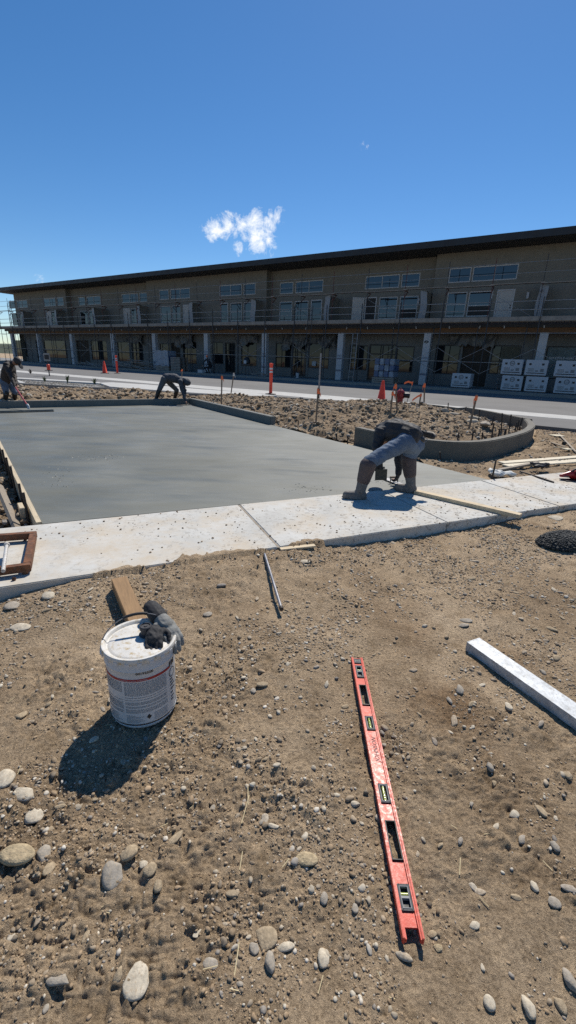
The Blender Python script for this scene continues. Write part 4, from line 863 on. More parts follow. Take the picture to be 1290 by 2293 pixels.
# loose ends of scaffold beyond the far corner
for k in range(3):
    for z in (5.3, 5.9, 7.0, 7.7, 8.3): pipe('guard_rail', FP(69.5 + k * 2.5, 1.5 + k, z), FP(72 + k * 2.5, 2.5 + k, z), 'steel_grey', .02, 5)
    pipe('post', FP(71 + k * 2.5, 2 + k, .3), FP(71 + k * 2.5, 2 + k, 8.8), 'steel_dark')
def ladder(s, off, z1, lean, label, mat='steel_grey'):
    o = thing('ladder', FP(s, off, .3), label, 'ladder')
    for q in (-.2, .2): MB().tube([FP(s + q, off, .3), FP(s + q, off + lean, z1)], .03, 6).build('rail', mat, o)
    n = int((z1 - .3) / .35)
    for i in range(1, n):
        f = i / n; MB().tube([FP(s - .2, off + lean * f, .3 + (z1 - .3) * f), FP(s + .2, off + lean * f, .3 + (z1 - .3) * f)], .017, 5).build('rung', mat, o)
s0, _ = S(692, 760, -1.6); ladder(s0, -1.9, 6.0, .35, 'dark extension ladder leaning on scaffold near the grey sign pole', 'steel_dark')
s0, _ = S(790, 830, -1.5); ladder(s0, -1.75, 3.9, .2, 'pale aluminium ladder against scaffold left of glass entrance')

# ================================================================== BUILDING-SIDE CLUTTER
def appliance_box(px, py0, py1, lvl, logo, label):
    s0, z0 = S(px, py1, -1.9); o = thing('carton', FP(s0, -1.6, .3), label, 'box', 'white printed cartons in front of the shops')
    zb = .30 + lvl * 1.06; hw, hh = .62, .92
    if lvl: MB().fbox(s0 - .6, s0 + .6, -2.2, -1.2, zb - .12, zb).build('packing_base', 'rubber_black', o)
    else: MB().fbox(s0 - .6, s0 + .6, -2.2, -1.2, .3, .36).build('packing_base', 'rubber_black', o); zb += .06
    MB().fbox(s0 - hw, s0 + hw, -2.25, -1.15, zb, zb + hh).build('case', 'box_white', o, bevel=.015)
    f = -2.256; q = MB()
    for sg in (-1, 1): MB().fbox(s0 + sg * .36 - .07, s0 + sg * .36 + .07, f, f + .004, zb + .60, zb + .72).build('printed_mark', 'print_black', o)
    MB().fbox(s0 - .52, s0 + .52, f, f + .004, zb + .10, zb + .15).build('printed_line', 'print_black', o)
    if logo:
        for r0, r1 in ((.10, .155),):
            n = 18; V = []; F = []
            for i in range(n): t = 2 * math.pi * i / n; V += [FP(s0 + r0 * math.cos(t), f, zb + .68 + r0 * math.sin(t)), FP(s0 + r1 * math.cos(t), f, zb + .68 + r1 * math.sin(t))]
            for i in range(n): F.append((2 * i, 2 * i + 1, (2 * i + 3) % (2 * n), (2 * i + 2) % (2 * n)))
            q.add(V, F)
        q.fbox(s0 - .07, s0 + .07, f, f + .004, zb + .65, zb + .71)
    for i in range(4): q.fbox(s0 + .1, s0 + .45, f, f + .003, zb + .22 + i * .055, zb + .245 + i * .055)
    q.fbox(s0 - .45, s0 - .25, f, f + .003, zb + .22, zb + .40); q.fbox(s0 - .15, s0 + .03, f, f + .003, zb + .22, zb + .30)
    q.build('printed_logo', 'print_grey', o)
appliance_box(1031, 843, 872, 0, True, 'single white carton standing alone left of the stacks')
for px, lg, nm in ((1143, (True, True), 'leftmost stack of white cartons'), (1197, (False, False), 'middle stack of white cartons'), (1264, (True, False), 'right stack of white cartons')):
    appliance_box(px, 848, 880, 0, lg[0], 'lower white carton of the ' + nm); appliance_box(px, 815, 847, 1, lg[1], 'upper white carton of the ' + nm)
def pallet_load(px, py, w, h, mat, label, nlay=3, load=True):
    s0, _ = S(px, py, -1.7); o = thing('pallet', FP(s0, -1.7, .3), label, 'pallet')
    for L in range(nlay):
        z = .3 + L * .15
        for j in range(3): MB().fbox(s0 - w / 2, s0 + w / 2, -2.3 + j * .55, -2.2 + j * .55, z + .02, z + .12).build('stringer', 'plank', o)
        for j in range(6): MB().fbox(s0 - w / 2 + j * w / 6 + .02, s0 - w / 2 + (j + 1) * w / 6 - .03, -2.32, -1.08, z + .122, z + .142).build('deck_board', 'plank', o)
    if load:
        l = thing('wrapped_bundle', FP(s0, -1.7, .3 + nlay * .15), label.replace('wooden pallets', 'bundle').replace('under', 'of'), 'bundle') if False else None
        zz = .3 + nlay * .15
        return s0, zz
    return s0, .3
def bundle(s0, z, w, h, mat, label):
    o = thing('bundle', FP(s0, -1.7, z), label, 'bundle')
    n = 4
    for i in range(n):
        for j in range(3): MB().fbox(s0 - w / 2 + i * w / n + .015, s0 - w / 2 + (i + 1) * w / n - .015, -2.25, -1.15, z + j * h / 3 + .01, z + (j + 1) * h / 3 - .01).build('bag', 'bundle_blue' if (i + j) % 2 else 'bundle_wrap', o, bevel=.04)
    wavy(MB(), s0 - w / 2 - .02, s0 + w / 2 + .02, -2.30, z, z + h, .012, 16, 8).build('film_wrap', mat, o, smooth=True) if mat != 'bundle_blue' else None
s0, z = pallet_load(862, 860, 1.75, 0, None, 'wooden pallets stacked under the blue wrapped bundle by glass entrance', 3); bundle(s0, z, 1.6, 1.35, 'bundle_blue', 'film-wrapped blue bagged bundle on pallets by the glass entrance')
s0, z = pallet_load(374, 838, 2.0, 0, None, 'wooden pallets under the pale wrapped bundle behind bending worker', 3); bundle(s0, z, 1.9, 1.5, 'bundle_wrap', 'pale film-wrapped bundle on pallets behind bending worker')
s0, z = pallet_load(403, 838, 1.3, 0, None, 'tall bare stack of wooden pallets right of pale wrapped bundle', 9, False)
# lumber heap and site clutter on the walk
def lumber(px, py, n, label, seed, L=(2, 4), off=(-3.0, -1.2)):
    r = random.Random(seed); s0, _ = S(px, py, -2); o = thing('lumber_heap', FP(s0, -2, .3), label, 'lumber')
    for i in range(n):
        a = r.uniform(-.5, .5); l = r.uniform(*L); c = FP(s0 + r.uniform(-1, 1), r.uniform(*off), .36 + i * .055); dv = (FD * math.cos(a) + FN * math.sin(a)) * l / 2; dv[2] = r.uniform(-.02, .25) * l / 4
        MB().bar(c - dv, c + dv, r.choice([.09, .14, .2]), .045).build('board', 'plank', o)
lumber(318, 830, 16, 'heap of grey boards and scraps left of pale bundle', 3); lumber(215, 832, 6, 'few long grey boards lying near the small traffic cone', 5, (3, 6)); lumber(275, 826, 10, 'scrap wood heap behind the far delineator post', 9)
lumber(600, 842, 5, 'short scrap boards on walk behind near delineator post', 11, (1, 2.2))
s0, _ = S(553, 838, -2); o = thing('saw_stand', FP(s0, -2, .3), 'dark portable saw on a folding stand left of near delineator post', 'saw')
for q in (-.4, .4):
    for t in (-.25, .25): MB().tube([FP(s0 + q * 1.2, -2 + t * 1.3, .3), FP(s0 + q * .6, -2 + t * .8, 1.2)], .025, 6).build('leg', 'steel_dark', o)
MB().fbox(s0 - .5, s0 + .5, -2.3, -1.7, 1.2, 1.28).build('table', 'steel_dark', o, bevel=.01); MB().lathe(FP(s0, -2, 1.28), [(.05, 0), (.28, .05), (.32, .3), (.2, .55), (.05, .62)], 14).build('motor_housing', 'rubber_black', o, smooth=True)
MB().fbox(s0 - .17, s0 + .12, -2.33, -2.32, 1.32, 1.6).build('paper_tag', 'box_white', o)
# pail by entrance, wheelbarrow-like kit at left
s0, _ = S(666, 845, -1); o = thing('plastic_pail', FP(s0, -1, .3), 'small white plastic pail beside the dark shop door', 'bucket'); MB().lathe(FP(s0, -1, .3), [(.13, 0), (.16, .38), (.17, .38), (.17, .42), (.15, .42)], 16).build('body', 'box_white', o, smooth=True); MB().tube([FP(s0 + .17 * math.cos(t), -1, .7 + .12 * math.sin(t)) for t in np.linspace(0, math.pi, 9)], .008, 5).build('handle', 'steel_dark', o)
s0, _ = S(702, 815, 2.2)
nt_ = MB().fbox(s0 - .22, s0 + .22, GO - .02, GO - .012, 1.35, 1.75).build('paper_notice', 'box_white', BLDG)
s0, _ = S(1132, 845, -.9); o = thing('wire_trolley', FP(s0, -.9, .3), 'dark wire trolley standing right of the brown doorway', 'trolley')
for q in (-.45, .45):
    for t in (-.3, .3): MB().tube([FP(s0 + q, -.9 + t, .3), FP(s0 + q, -.9 + t, 1.75)], .02, 6).build('upright', 'steel_grey', o)
for z in (.6, 1.1, 1.6): MB().fbox(s0 - .47, s0 + .47, -1.22, -.58, z, z + .035).build('shelf', 'steel_dark', o)
MB().fbox(s0 - .2, s0 + .2, -1.15, -.7, 1.14, 1.4).build('tray', 'box_white', o)

# ================================================================== STREET FURNITURE, STAKES
def cone(px, py, pxh, Yz, label):
    p = G(px, py, Yz); h = pxh / pxm(p) * 1.2; o = thing('traffic_cone', p, label, 'traffic cone')
    MB().lathe(p, [(h * .22, h * .05), (h * .20, h * .07), (h * .055, .97 * h), (h * .035, h)], 20).build('body', 'safety_orange', o, smooth=True)
    MB().box(p + [0, 0, h * .025], [h * .26, 0, 0], [0, h * .26, 0], [0, 0, h * .025]).build('base', 'rubber_black', o, bevel=h * .01)
cone(853, 904, 42, ROADZ + .006, 'bright orange traffic cone beside the red fire hydrant'); cone(235, 836, 22, ROADZ, 'small far orange cone left of delineator post')
def delin(px, py, pxh, label):
    p = G(px, py, ROADZ + .006); k = pxm(p); h = pxh / k; r = h * .055; o = thing('delineator_post', p, label, 'delineator')
    MB().lathe(p, [(r * 1.05, .03), (r, .1 * h), (r * .95, .93 * h), (r * 1.1, .935 * h), (r * 1.1, h), (r * .4, h * 1.005)], 14).build('tube', 'safety_orange', o, smooth=True)
    for z in (.80, .70): MB().lathe(p, [(r * 1.03, z * h), (r * 1.03, (z + .055) * h)], 14, capb=False, capt=False).build('reflective_band', 'reflector', o, smooth=True)
    MB().lathe(p, [(r * 3.4, 0), (r * 3.2, .03), (r * 1.4, .05)], 14).build('base', 'rubber_black', o, smooth=True)
delin(606, 883, 66, 'tall orange delineator post with two white bands near rubble island'); delin(263, 836, 38, 'far orange delineator post right of the small cone')
# sign holder with barricade weight on the far left
p = G(111, 842, ROADZ); k = pxm(p); o = thing('sign_stand', p, 'small grey sign on post with orange base collar at left', 'sign')
MB().tube([p, p + [0, 0, 55 / k]], .035, 8).build('post', 'steel_dark', o); MB().box(p + [0, -.03, 40 / k], [7 / k, 0, 0], [0, .02, 0], [0, 0, 8 / k]).build('panel', 'steel_grey', o, bevel=.01)
MB().box(p + [0, -.055, 40 / k], [5 / k, 0, 0], [0, .004, 0], [0, 0, 5 / k]).build('panel_face', 'rubber_black', o)
MB().lathe(p, [(3.6 / k, 13 / k), (3.2 / k, 24 / k), (2 / k, 25 / k)], 12).build('collar', 'safety_orange', o, smooth=True); MB().box(p + [0, 0, 12 / k], [6 / k, 0, 0], [0, 6 / k, 0], [0, 0, .6 / k]).build('flange', 'rubber_black', o)
# hydrant
hp = np.array([hyd[0], hyd[1], float(MOUND(np.array(hyd[0]), np.array(hyd[1]))) - .05]); k = pxm(hp); hh_ = 46 / k; o = thing('fire_hydrant', hp, 'dark red fire hydrant with black hose cap standing in the rubble', 'hydrant')
MB().lathe(hp, [(hh_ * z[0], hh_ * z[1]) for z in ((.24, 0), (.24, .06), (.15, .08), (.145, .50), (.20, .52), (.20, .56), (.16, .58), (.155, .74), (.20, .76), (.20, .80), (.15, .86), (.08, .93), (.035, .95), (.035, 1.0))], 18).build('barrel', 'hydrant_red', o, smooth=True)
MB().tube([hp + [.1 * hh_, 0, .66 * hh_], hp + [.42 * hh_, -.12 * hh_, .66 * hh_]], [.11 * hh_, .125 * hh_], 14).build('hose_cap', 'rubber_black', o, smooth=True)
MB().tube([hp + [-.1 * hh_, 0, .66 * hh_], hp + [-.26 * hh_, -.03, .66 * hh_]], .075 * hh_, 12).build('outlet_cap', 'hydrant_red', o, smooth=True)
MB().tube([hp + [.0, -.1 * hh_, .66 * hh_], hp + [.0, -.27 * hh_, .66 * hh_]], .085 * hh_, 12).build('outlet_cap', 'hydrant_red', o, smooth=True)
for a in range(8): t = a * math.pi / 4; MB().lathe(hp + [.215 * hh_ * math.cos(t), .215 * hh_ * math.sin(t), .055 * hh_], [(.022 * hh_, 0), (.022 * hh_, .03 * hh_)], 6).build('bolt', 'rust', o)
# grey pole
p = G(713, 893, .3); k = pxm(p); o = thing('sign_pole', p, 'bare grey steel pole rising from rubble in front of the ladder', 'pole'); MB().tube([p - [0, 0, .3], p + [0, 0, 96 / k]], .032, 10).build('pole', 'steel_grey', o, smooth=True); MB().tube([p - [0, 0, .3], p + [0, 0, 22 / k]], .045, 10).build('sleeve', 'steel_dark', o, smooth=True)
# survey stakes with flagging
def stake(px, py, tx, ty, label, flag='flag_orange', w=.04, z=None, mode=0, mat='wood_stake'):
    p = G(px, py, .25)
    if z is not None: p = G(px, py, z)
    t_ = at(tx, ty, p[1]); d = t_ - p; o = thing('survey_stake', p, label, 'stake')
    MB().bar(p - d * .15, t_, w, w * .45, upv=(0, 1, .1)).build('lath', mat, o)
    if flag:
        L = np.linalg.norm(d); a = p + d * .93; fl = MB()
        fl.bar(p + d * .84, p + d * .97, w * 1.35, w * .75, upv=(0, 1, .1))
        tails = {0: [(-.06, -.06), (-.05, -.15)], 1: [(-.16, .03), (-.28, -.03)], 2: [(-.10, -.05), (-.24, -.16)], 3: [(.04, -.05), (.07, -.13)]}[mode]
        q = a - [0, .02, 0]; V = [q + [0, 0, .03], q - [0, 0, .03]]
        for i, (dx, dz) in enumerate(tails): e = a + [dx, -.03 - .02 * i, dz]; V += [e + [0, 0, .028], e - [0, 0, .028]]
        fl.add(V + [v + np.array([0, .003, 0]) for v in V], [(0, 1, 3, 2), (2, 3, 5, 4), (7, 6, 8, 9), (9, 8, 10, 11), (0, 2, 8, 6), (2, 4, 10, 8), (1, 7, 9, 3), (3, 9, 11, 5), (4, 5, 11, 10)]); fl.build('flagging_tape', flag, o)
stake(707, 953, 713, 868, 'slender wooden stake with orange band in rubble right of the kerb end', mode=3, z=.12); stake(496, 905, 497, 840, 'wooden stake with orange flag behind right kerb of slab', mode=3, z=.2)
stake(517, 884, 524, 834, 'wooden stake with white ribbon behind the orange-flagged one', 'paper_white', mode=3); stake(407, 858, 408, 826, 'short far stake with orange flag behind the bending worker', z=.2, mode=0)
stake(873, 935, 880, 876, 'dark leaning stake just left of fire hydrant', mode=3); stake(890, 935, 886, 858, 'tallest wooden stake in front of fire hydrant, orange tape', mode=0)
stake(908, 912, 925, 853, 'thin leaning wire stake with orange pennant right of hydrant', mode=1, w=.022, mat='steel_grey'); stake(936, 925, 943, 881, 'short stake with orange tape blowing left', mode=2)
stake(949, 922, 951, 857, 'straight pale stake right of the short taped one', mode=0); stake(1050, 962, 1068, 884, 'leaning stake with orange tip inside curved kerb', mode=0)
# rebar / steel pins in the island, by the kerb and slab
PINS = [(1003, 932, 1004, 902), (1038, 936, 1044, 911), (1073, 945, 1074, 917), (1100, 952, 1107, 932), (1124, 965, 1125, 925), (1140, 968, 1145, 928), (1163, 957, 1170, 935), (1158, 962, 1163, 940), (1152, 972, 1158, 945), (1131, 973, 1133, 960), (1101, 984, 1106, 947), (1116, 982, 1119, 960), (1057, 988, 1060, 965), (1023, 988, 1028, 968), (1080, 986, 1081, 968)]
for px, py, tx, ty in PINS:
    p = G(px, py, .2); t_ = at(tx, ty, p[1]); MB().tube([p - [0, 0, .15], t_], .014, 6).build('rebar_stake', 'rebar')
for o in [o for o in col.objects if o.name.startswith('rebar_stake')]: tag(o, 'dark steel rebar stake inside the curved kerb', 'rebar', 'rebar stakes in the island')
for px, py, tx, ty, lb in ((990, 1031, 985, 1012, 'short steel pin before the curved kerb near the worker'), (1101, 1075, 1111, 1030, 'leaning steel stake at right corner of wet slab'), (668, 962, 668, 941, 'steel stake at slab edge beside kerb end'), (754, 988, 754, 971, 'steel stake at slab edge left of curved kerb'), (779, 990, 779, 976, 'steel stake closest to curved kerb tip'), (704, 972, 704, 962, 'low steel stake at slab edge below the orange-banded stake')):
    p = G(px, py, .06); t_ = at(tx, ty, p[1]); MB().tube([p - [0, 0, .1], t_], .013 if px < 1000 else .012, 7).build('steel_stake', 'rebar'); tag(LAST[0], lb, 'stake')

# ---- form boards and stakes left of the slab
f0, f1 = SLAB[0], isect(SLAB[0], g2(0, 985) - g2(95, 1170), g2(-60, 1000), np.array([1., 0])); ed = (SLAB[3] - SLAB[0]); ed = ed / np.linalg.norm(ed); en = np.array([-ed[1], ed[0]])
for a, b, lb in ((0.02, 2.45, 'pale timber form board at near left edge of wet slab'), (2.47, 5.6, 'pale timber form board farther along left slab edge')):
    A, B = SLAB[0] + ed * a + en * .024, SLAB[0] + ed * b + en * .024; MB().bar((*A, .015), (*B, .015), .04, .19).build('form_board', 'wood_form'); tag(LAST[0], lb, 'form board')
for i, (px, py) in enumerate(((83, 1128), (60, 1107), (48, 1062), (36, 1040), (24, 1020), (12, 997), (2, 992))):
    q = g2(px, py + 22, .05); t = (q - SLAB[0]) @ ed; P = SLAB[0] + ed * t + en * .062; MB().tube([(*P, -.15), (*(P + en * .012), .27)], .012, 8).build('form_stake', 'rebar')
    tag(LAST[0], 'steel form stake along left slab edge, number %s from the sidewalk' % ['one', 'two', 'three', 'four', 'five', 'six', 'seven'][i], 'stake', 'steel stakes holding the form board')
q = SLAB[0] + ed * .62 + en * .10; MB().box((*q, .05), (*(ed * .10), 0), (*(en * .022), 0), (0, 0, .055)).build('wood_block', 'wood_form', bevel=.004); tag(LAST[0], 'short wooden kicker block wedged against the form board', 'wood block')
a, b = G(38, 1182, -.02), at(-4, 1085, 4.3); MB().bar(a - (b - a) * .1, b, .09, .03, upv=(1, -.6, 0)).build('wood_stake', 'wood_grey'); tag(LAST[0], 'long brown board leaning out of the trench at left', 'board')

# ================================================================== LOOSE BOARDS AND TOOLS ON THE GROUND
def gz(p): return float(ground_h(p[0], p[1]))
def board(a, b, w, h, name, mat, label, cat, lift=0., bevel=.003, upv=(0, 0, 1)):
    o = MB().bar(a, b, w, h, upv).build(name, mat, bevel=bevel); return tag(o, label, cat)
a = G(930, 1105, ZS); b = G(1165, 1160, ZS); a[2] = ZS + .022; b[2] = ZS + .022; board(a, b, .088, .040, 'timber', 'wood_new', 'long pale timber two-by-four lying across sidewalk behind the worker', 'timber')
a = G(267, 1305, .10); b = G(312, 1402, .07); a[2] = gz(a) + .045; b[2] = gz(b) + .042; a2 = a; board(a2, b + (b - a) * .18, .095, .07, 'timber', 'wood_brown', 'weathered brown timber offcut lying behind the white pail', 'timber')
a = G(593, 1244, .085); b = G(629, 1369, .03); zs_ = [gz(a + (b - a) * t) for t in np.linspace(0, 1, 20)]; a[2] = max(zs_[:8]) + .012; b[2] = max(zs_[12:]) + .014; b[2] = max(b[2], max(zs_) * 2 - a[2] - .01); o = thing('steel_stake', (a + b) / 2 * [1, 1, 0], 'grey steel form stake lying on dirt in front of sidewalk joint', 'stake'); MB().tube([a, b], .0105, 10).build('shaft', 'steel_grey', o, smooth=True); dd = (b - a) / np.linalg.norm(b - a); MB().tube([b, b + dd * .022], [.015, .014], 10).build('head', 'rebar', o, smooth=True); MB().tube([a, a - dd * .03], [.0105, .003], 10).build('point', 'steel_grey', o)
# galvanized beam
a = G(1062, 1429, .06); b = G(1330, 1612, .06); d = b - a; d[2] = 0; L = np.linalg.norm(d); d /= L; sd_ = np.array([d[1], -d[0], 0])
z = max(gz(a), gz(b)) + .002; o = thing('metal_beam', (a[0], a[1], z), 'pale galvanized hollow metal beam lying on dirt at right edge', 'beam')
a = np.array([a[0], a[1], z]); c0 = a + d * .0; Lb = 1.6; wq, hq, th = .10, .055, .004
def bpt(t, u, v): return c0 + d * t + sd_ * u + np.array([0, 0, v])
tubeb = MB()
for (u0, u1, v0, v1) in ((-wq / 2, wq / 2, 0, th), (-wq / 2, wq / 2, hq - th, hq), (-wq / 2, -wq / 2 + th, th, hq - th), (wq / 2 - th, wq / 2, th, hq - th)):
    tubeb.hexa([bpt(0, u0, v0), bpt(Lb, u0, v0), bpt(Lb, u1, v0), bpt(0, u1, v0), bpt(0, u0, v1), bpt(Lb, u0, v1), bpt(Lb, u1, v1), bpt(0, u1, v1)][:8])
tubeb.build('tube', 'galvanized', o); MB().hexa([bpt(-.004, -wq / 2 - .001, 0), bpt(.0, -wq / 2 - .001, 0), bpt(.0, wq / 2 + .001, 0), bpt(-.004, wq / 2 + .001, 0), bpt(-.004, -wq / 2 - .001, hq + .001), bpt(.0, -wq / 2 - .001, hq + .001), bpt(.0, wq / 2 + .001, hq + .001), bpt(-.004, wq / 2 + .001, hq + .001)]).build('end_cap', 'galvanized', o)

# ---- red I-beam level, lying on its face
a = G(800, 1463, .05); b = G(930, 2090, .05); d = b - a; d[2] = 0; LL = np.linalg.norm(d); d /= LL; sd_ = np.array([d[1], -d[0], 0]);
if sd_[0] < 0: sd_ = -sd_
zl = max(gz(a + d * LL * t) for t in np.linspace(0, 1, 30)) - .004
lv = thing('spirit_level', (a[0], a[1], zl), 'long red aluminium spirit level lying on the dirt', 'spirit level')
BASE = np.array([a[0], a[1], zl]); LW = .030
def lp(t, u, v): return BASE + d * t + sd_ * u + np.array([0, 0, v])
def lbox(mb, t0_, t1_, u0, u1, v0, v1): return mb.hexa([lp(t0_, u0, v0), lp(t1_, u0, v0), lp(t1_, u1, v0), lp(t0_, u1, v0), lp(t0_, u0, v1), lp(t1_, u0, v1), lp(t1_, u1, v1), lp(t0_, u1, v1)])
for u in (-1, 1): lbox(MB(), 0, LL, u * LW if u < 0 else LW - .007, -LW + .007 if u < 0 else LW, 0, .026).build('flange', 'level_red', lv, bevel=.0015); lbox(MB(), 0, LL, (-LW + .0072) if u < 0 else (LW - .011), (-LW + .011) if u < 0 else (LW - .0072), .007, .0225).build('web_fillet', 'level_red', lv)
fr = lambda y: (np.linalg.norm(G(800 + (y - 1463) * .207, y, .05)[:2] - a[:2]))
feat = [('plumb', 1470, 9), ('vials', 1493, 26), ('hole', 1545, 44), ('vial', 1607, 30), ('vial', 1763, 42), ('hole', 1868, 88), ('vials', 1995, 60)]
cuts = []
for kind_, yc, hpx in feat: t0_, t1_ = fr(yc - hpx / 2), fr(yc + hpx / 2); cuts.append((kind_, max(t0_, .004), t1_))
prev = 0
for kind_, t0_, t1_ in cuts + [('end', LL - .03, LL)]:
    if t0_ > prev + .002: lbox(MB(), prev, t0_, -LW + .0112, LW - .0112, .010, .0165).build('web', 'level_red', lv)
    prev = t1_
for kind_, t0_, t1_ in cuts:
    wv = LW - .0115
    fr_ = MB(); 
    def ringb(mb, ta, tb, w_, e, v0, v1): lbox(mb, ta, tb, -w_, -w_ + e, v0, v1); lbox(mb, ta, tb, w_ - e, w_, v0, v1); lbox(mb, ta, ta + e, -w_ + e, w_ - e, v0, v1); lbox(mb, tb - e, tb, -w_ + e, w_ - e, v0, v1)
    if kind_ == 'hole':
        ringb(fr_, t0_, t1_, wv, .0035, .004, .0225); fr_.build('hand_hole', 'rubber_black', lv, bevel=.0008)
    else:
        ringb(fr_, t0_, t1_, wv, .0055, .006, .0215); fr_ = fr_.build('vial_block', 'level_grey', lv, bevel=.001)
        e_ = .0056; ch = MB(); ringb(ch, t0_ + e_, t1_ - e_, wv - e_, .0016, .012, .0222); ch.build('rim', 'vial_rim', fr_)
        lbox(MB(), t0_ + e_, t1_ - e_, -wv + e_, wv - e_, .006, .009).build('backing', 'rubber_black', fr_)
        tm = (t0_ + t1_) / 2
        if kind_ == 'vial': MB().tube([lp(t0_ + .009, 0, .0145), lp(t1_ - .009, 0, .0145)], .0052, 10).build('vial', 'vial_green', fr_, smooth=True)
        else:
            MB().tube([lp(tm - (t1_ - t0_) * .14, -wv + .008, .0145), lp(tm - (t1_ - t0_) * .14, wv - .008, .0145)], .005, 10).build('vial', 'vial_green', fr_, smooth=True)
            lbox(MB(), tm - .003, tm + .003, -wv + e_, wv - e_, .010, .021).build('divider', 'vial_rim', fr_)
V, F = text_mesh('JOHNSON', .026, .35); tl = (fr(1607) + fr(1763)) / 2 - .03
V2 = [lp(tl - v[0], -v[1] + .003, .0172) for v in V]; MB().add(V2, F).build('lettering', 'level_grey', lv)

# ---- white pail with label
bc = G(312, 1631, .0); dv = bc[:2] / np.linalg.norm(bc[:2]); bc = np.array([bc[0] + dv[0] * .137 + .035, bc[1] + dv[1] * .137, 0]); bc[2] = gz(bc) + .004
pl = thing('paint_pail', bc, 'white steel pail with printed label and domed spout lid on dirt', 'pail')
PR = .146; PHT = .355
prof = [(PR - .012, .0), (PR - .008, .008), (PR - .006, .012), (PR - .010, .016), (PR - .008, .02), (PR - .004, .26), (PR - .003, .285), (PR + .001, .292), (PR - .002, .300), (PR - .001, .335), (PR + .004, .338), (PR + .005, .345)]
MB().lathe(bc, prof, 64, capt=False).build('body', 'pail_white', pl, smooth=True)
lid = MB().lathe(bc, [(PR + .0052, .332), (PR + .0085, .336), (PR + .009, .350), (PR + .006, .3565), (PR - .001, .357), (PR - .006, .354), (PR - .012, .344), (PR - .018, .343), (PR - .024, .347), (PR - .03, .348), (.002, .349)], 64, capb=False).build('lid', 'pail_lid', pl, smooth=True)
tabs = MB()
for i in range(20):
    t = i * 2 * math.pi / 20; u = np.array([math.cos(t), math.sin(t), 0]); v = np.array([-u[1], u[0], 0]); tabs.box(bc + u * (PR + .0085) + [0, 0, .333], v * .009, u * .0018, [0, 0, .008])
tabs.build('crimp_tab', 'pail_white', lid)
def cyl(mb, a0, a1, z0, z1, r, n=10):
    A = np.linspace(a0, a1, n); V = [bc + [r * math.cos(t), r * math.sin(t), z] for z in (z0, z1) for t in A]; return mb.add(V, [(i, i + 1, n + i + 1, n + i) for i in range(n - 1)])
af = math.atan2(-bc[1], -bc[0])      # towards the camera
rl = PR - .0035
label_ = cyl(MB(), af - 1.5, af + 1.15, .028, .262, rl - .0003, 30).build('label', 'pail_white', pl, smooth=True)
cyl(MB(), af - 1.55, af + .92, .244, .256, rl + .0006, 30).build('red_band', 'label_band', label_, smooth=True)
cyl(MB(), af - 3, af + 3, .0215, .0265, rl + .0008, 60).build('black_band', 'print_black', pl, smooth=True)
tx = MB()
def row(a0, a1, z, h): cyl(tx, a0, a1, z, z + h, rl + .0004, 6)
z = .236
rr_ = random.Random(4)
while z > .085:
    for (a0, a1) in ((af - 1.4, af - .62), (af - .55, af + .72)):
        t = a0
        if rr_.random() < .9:
            while t < a1 - .02: w_ = rr_.uniform(.03, .11); row(t, min(t + w_, a1), z, .0022); t += w_ + .016
    z -= .0052 if rr_.random() < .84 else .012
z = .07
while z > .034:
    row(af - 1.3, af - .7 + rr_.uniform(-.2, 0), z, .002); row(af - .55, af - .1 + rr_.uniform(-.2, .1), z, .002); row(af + .25, af + .7, z, .002); z -= .007
tx.build('fine_print', 'print_grey', label_)
dk = MB(); V, F = text_mesh('0419232B', .017, 0, .0004); dk.add([bc + [(rl + .0032) * math.cos(af + .06 + v[0] / rl), (rl + .0032) * math.sin(af + .06 + v[0] / rl), .283 + v[1]] for v in V], F)
for q in ((0, .012), (.012, 0), (0, -.012), (-.012, 0)): pass
dm = [(0, .013), (.09, 0), (0, -.013), (-.09, 0)]; dk.add([bc + [(rl + .0009) * math.cos(af + .1 + u * .8), (rl + .0009) * math.sin(af + .1 + u * .8), .060 + v] for u, v in dm], [(3, 2, 1, 0)])
for i in range(3): dk.add([bc + [(rl + .0009) * math.cos(af + .87 + t), (rl + .0009) * math.sin(af + .87 + t), zz] for t, zz in ((i * .1, .250 ), (i * .1 + .07, .250), (i * .1 + .07, .274), (i * .1, .274))], [(0, 1, 2, 3)])
n = 22
V = []; F = []
for i in range(n):
    t = 2 * math.pi * i / n
    for r0 in (.019, .0225): V.append(bc + [(rl + .0009) * math.cos(af + 1.0 + r0 / rl * math.cos(t)), (rl + .0009) * math.sin(af + 1.0 + r0 / rl * math.cos(t)), .214 + r0 * math.sin(t)])
for i in range(n): F.append((2 * i, 2 * i + 1, (2 * i + 3) % (2 * n), (2 * i + 2) % (2 * n)))
dk.add(V, F)
for zz in (.18, .165, .15, .13, .11, .09, .075): cyl(dk, af + .88, af + 1.0 + rr_.uniform(0, .12), zz, zz + .006, rl + .0009, 4)
dk.build('lettering', 'print_black', label_)
V, F = text_mesh('Curing Decorative Concrete', .0105); MB().add([bc + [(rl + .0012) * math.cos(af - .30 + v[0] / rl), (rl + .0012) * math.sin(af - .30 + v[0] / rl), .250 + v[1]] for v in V], F).build('band_lettering', 'box_white', label_)
# pouring spout
sp = bc + [.018, .035, .349]; MB().lathe(sp, [(.029, 0), (.030, .006), (.022, .010), (.0215, .028), (.026, .030), (.026, .044), (.023, .047), (.020, .047), (.019, .043), (.008, .043), (.006, .046)], 24).build('spout_cap', 'steel_dark', lid, smooth=True)
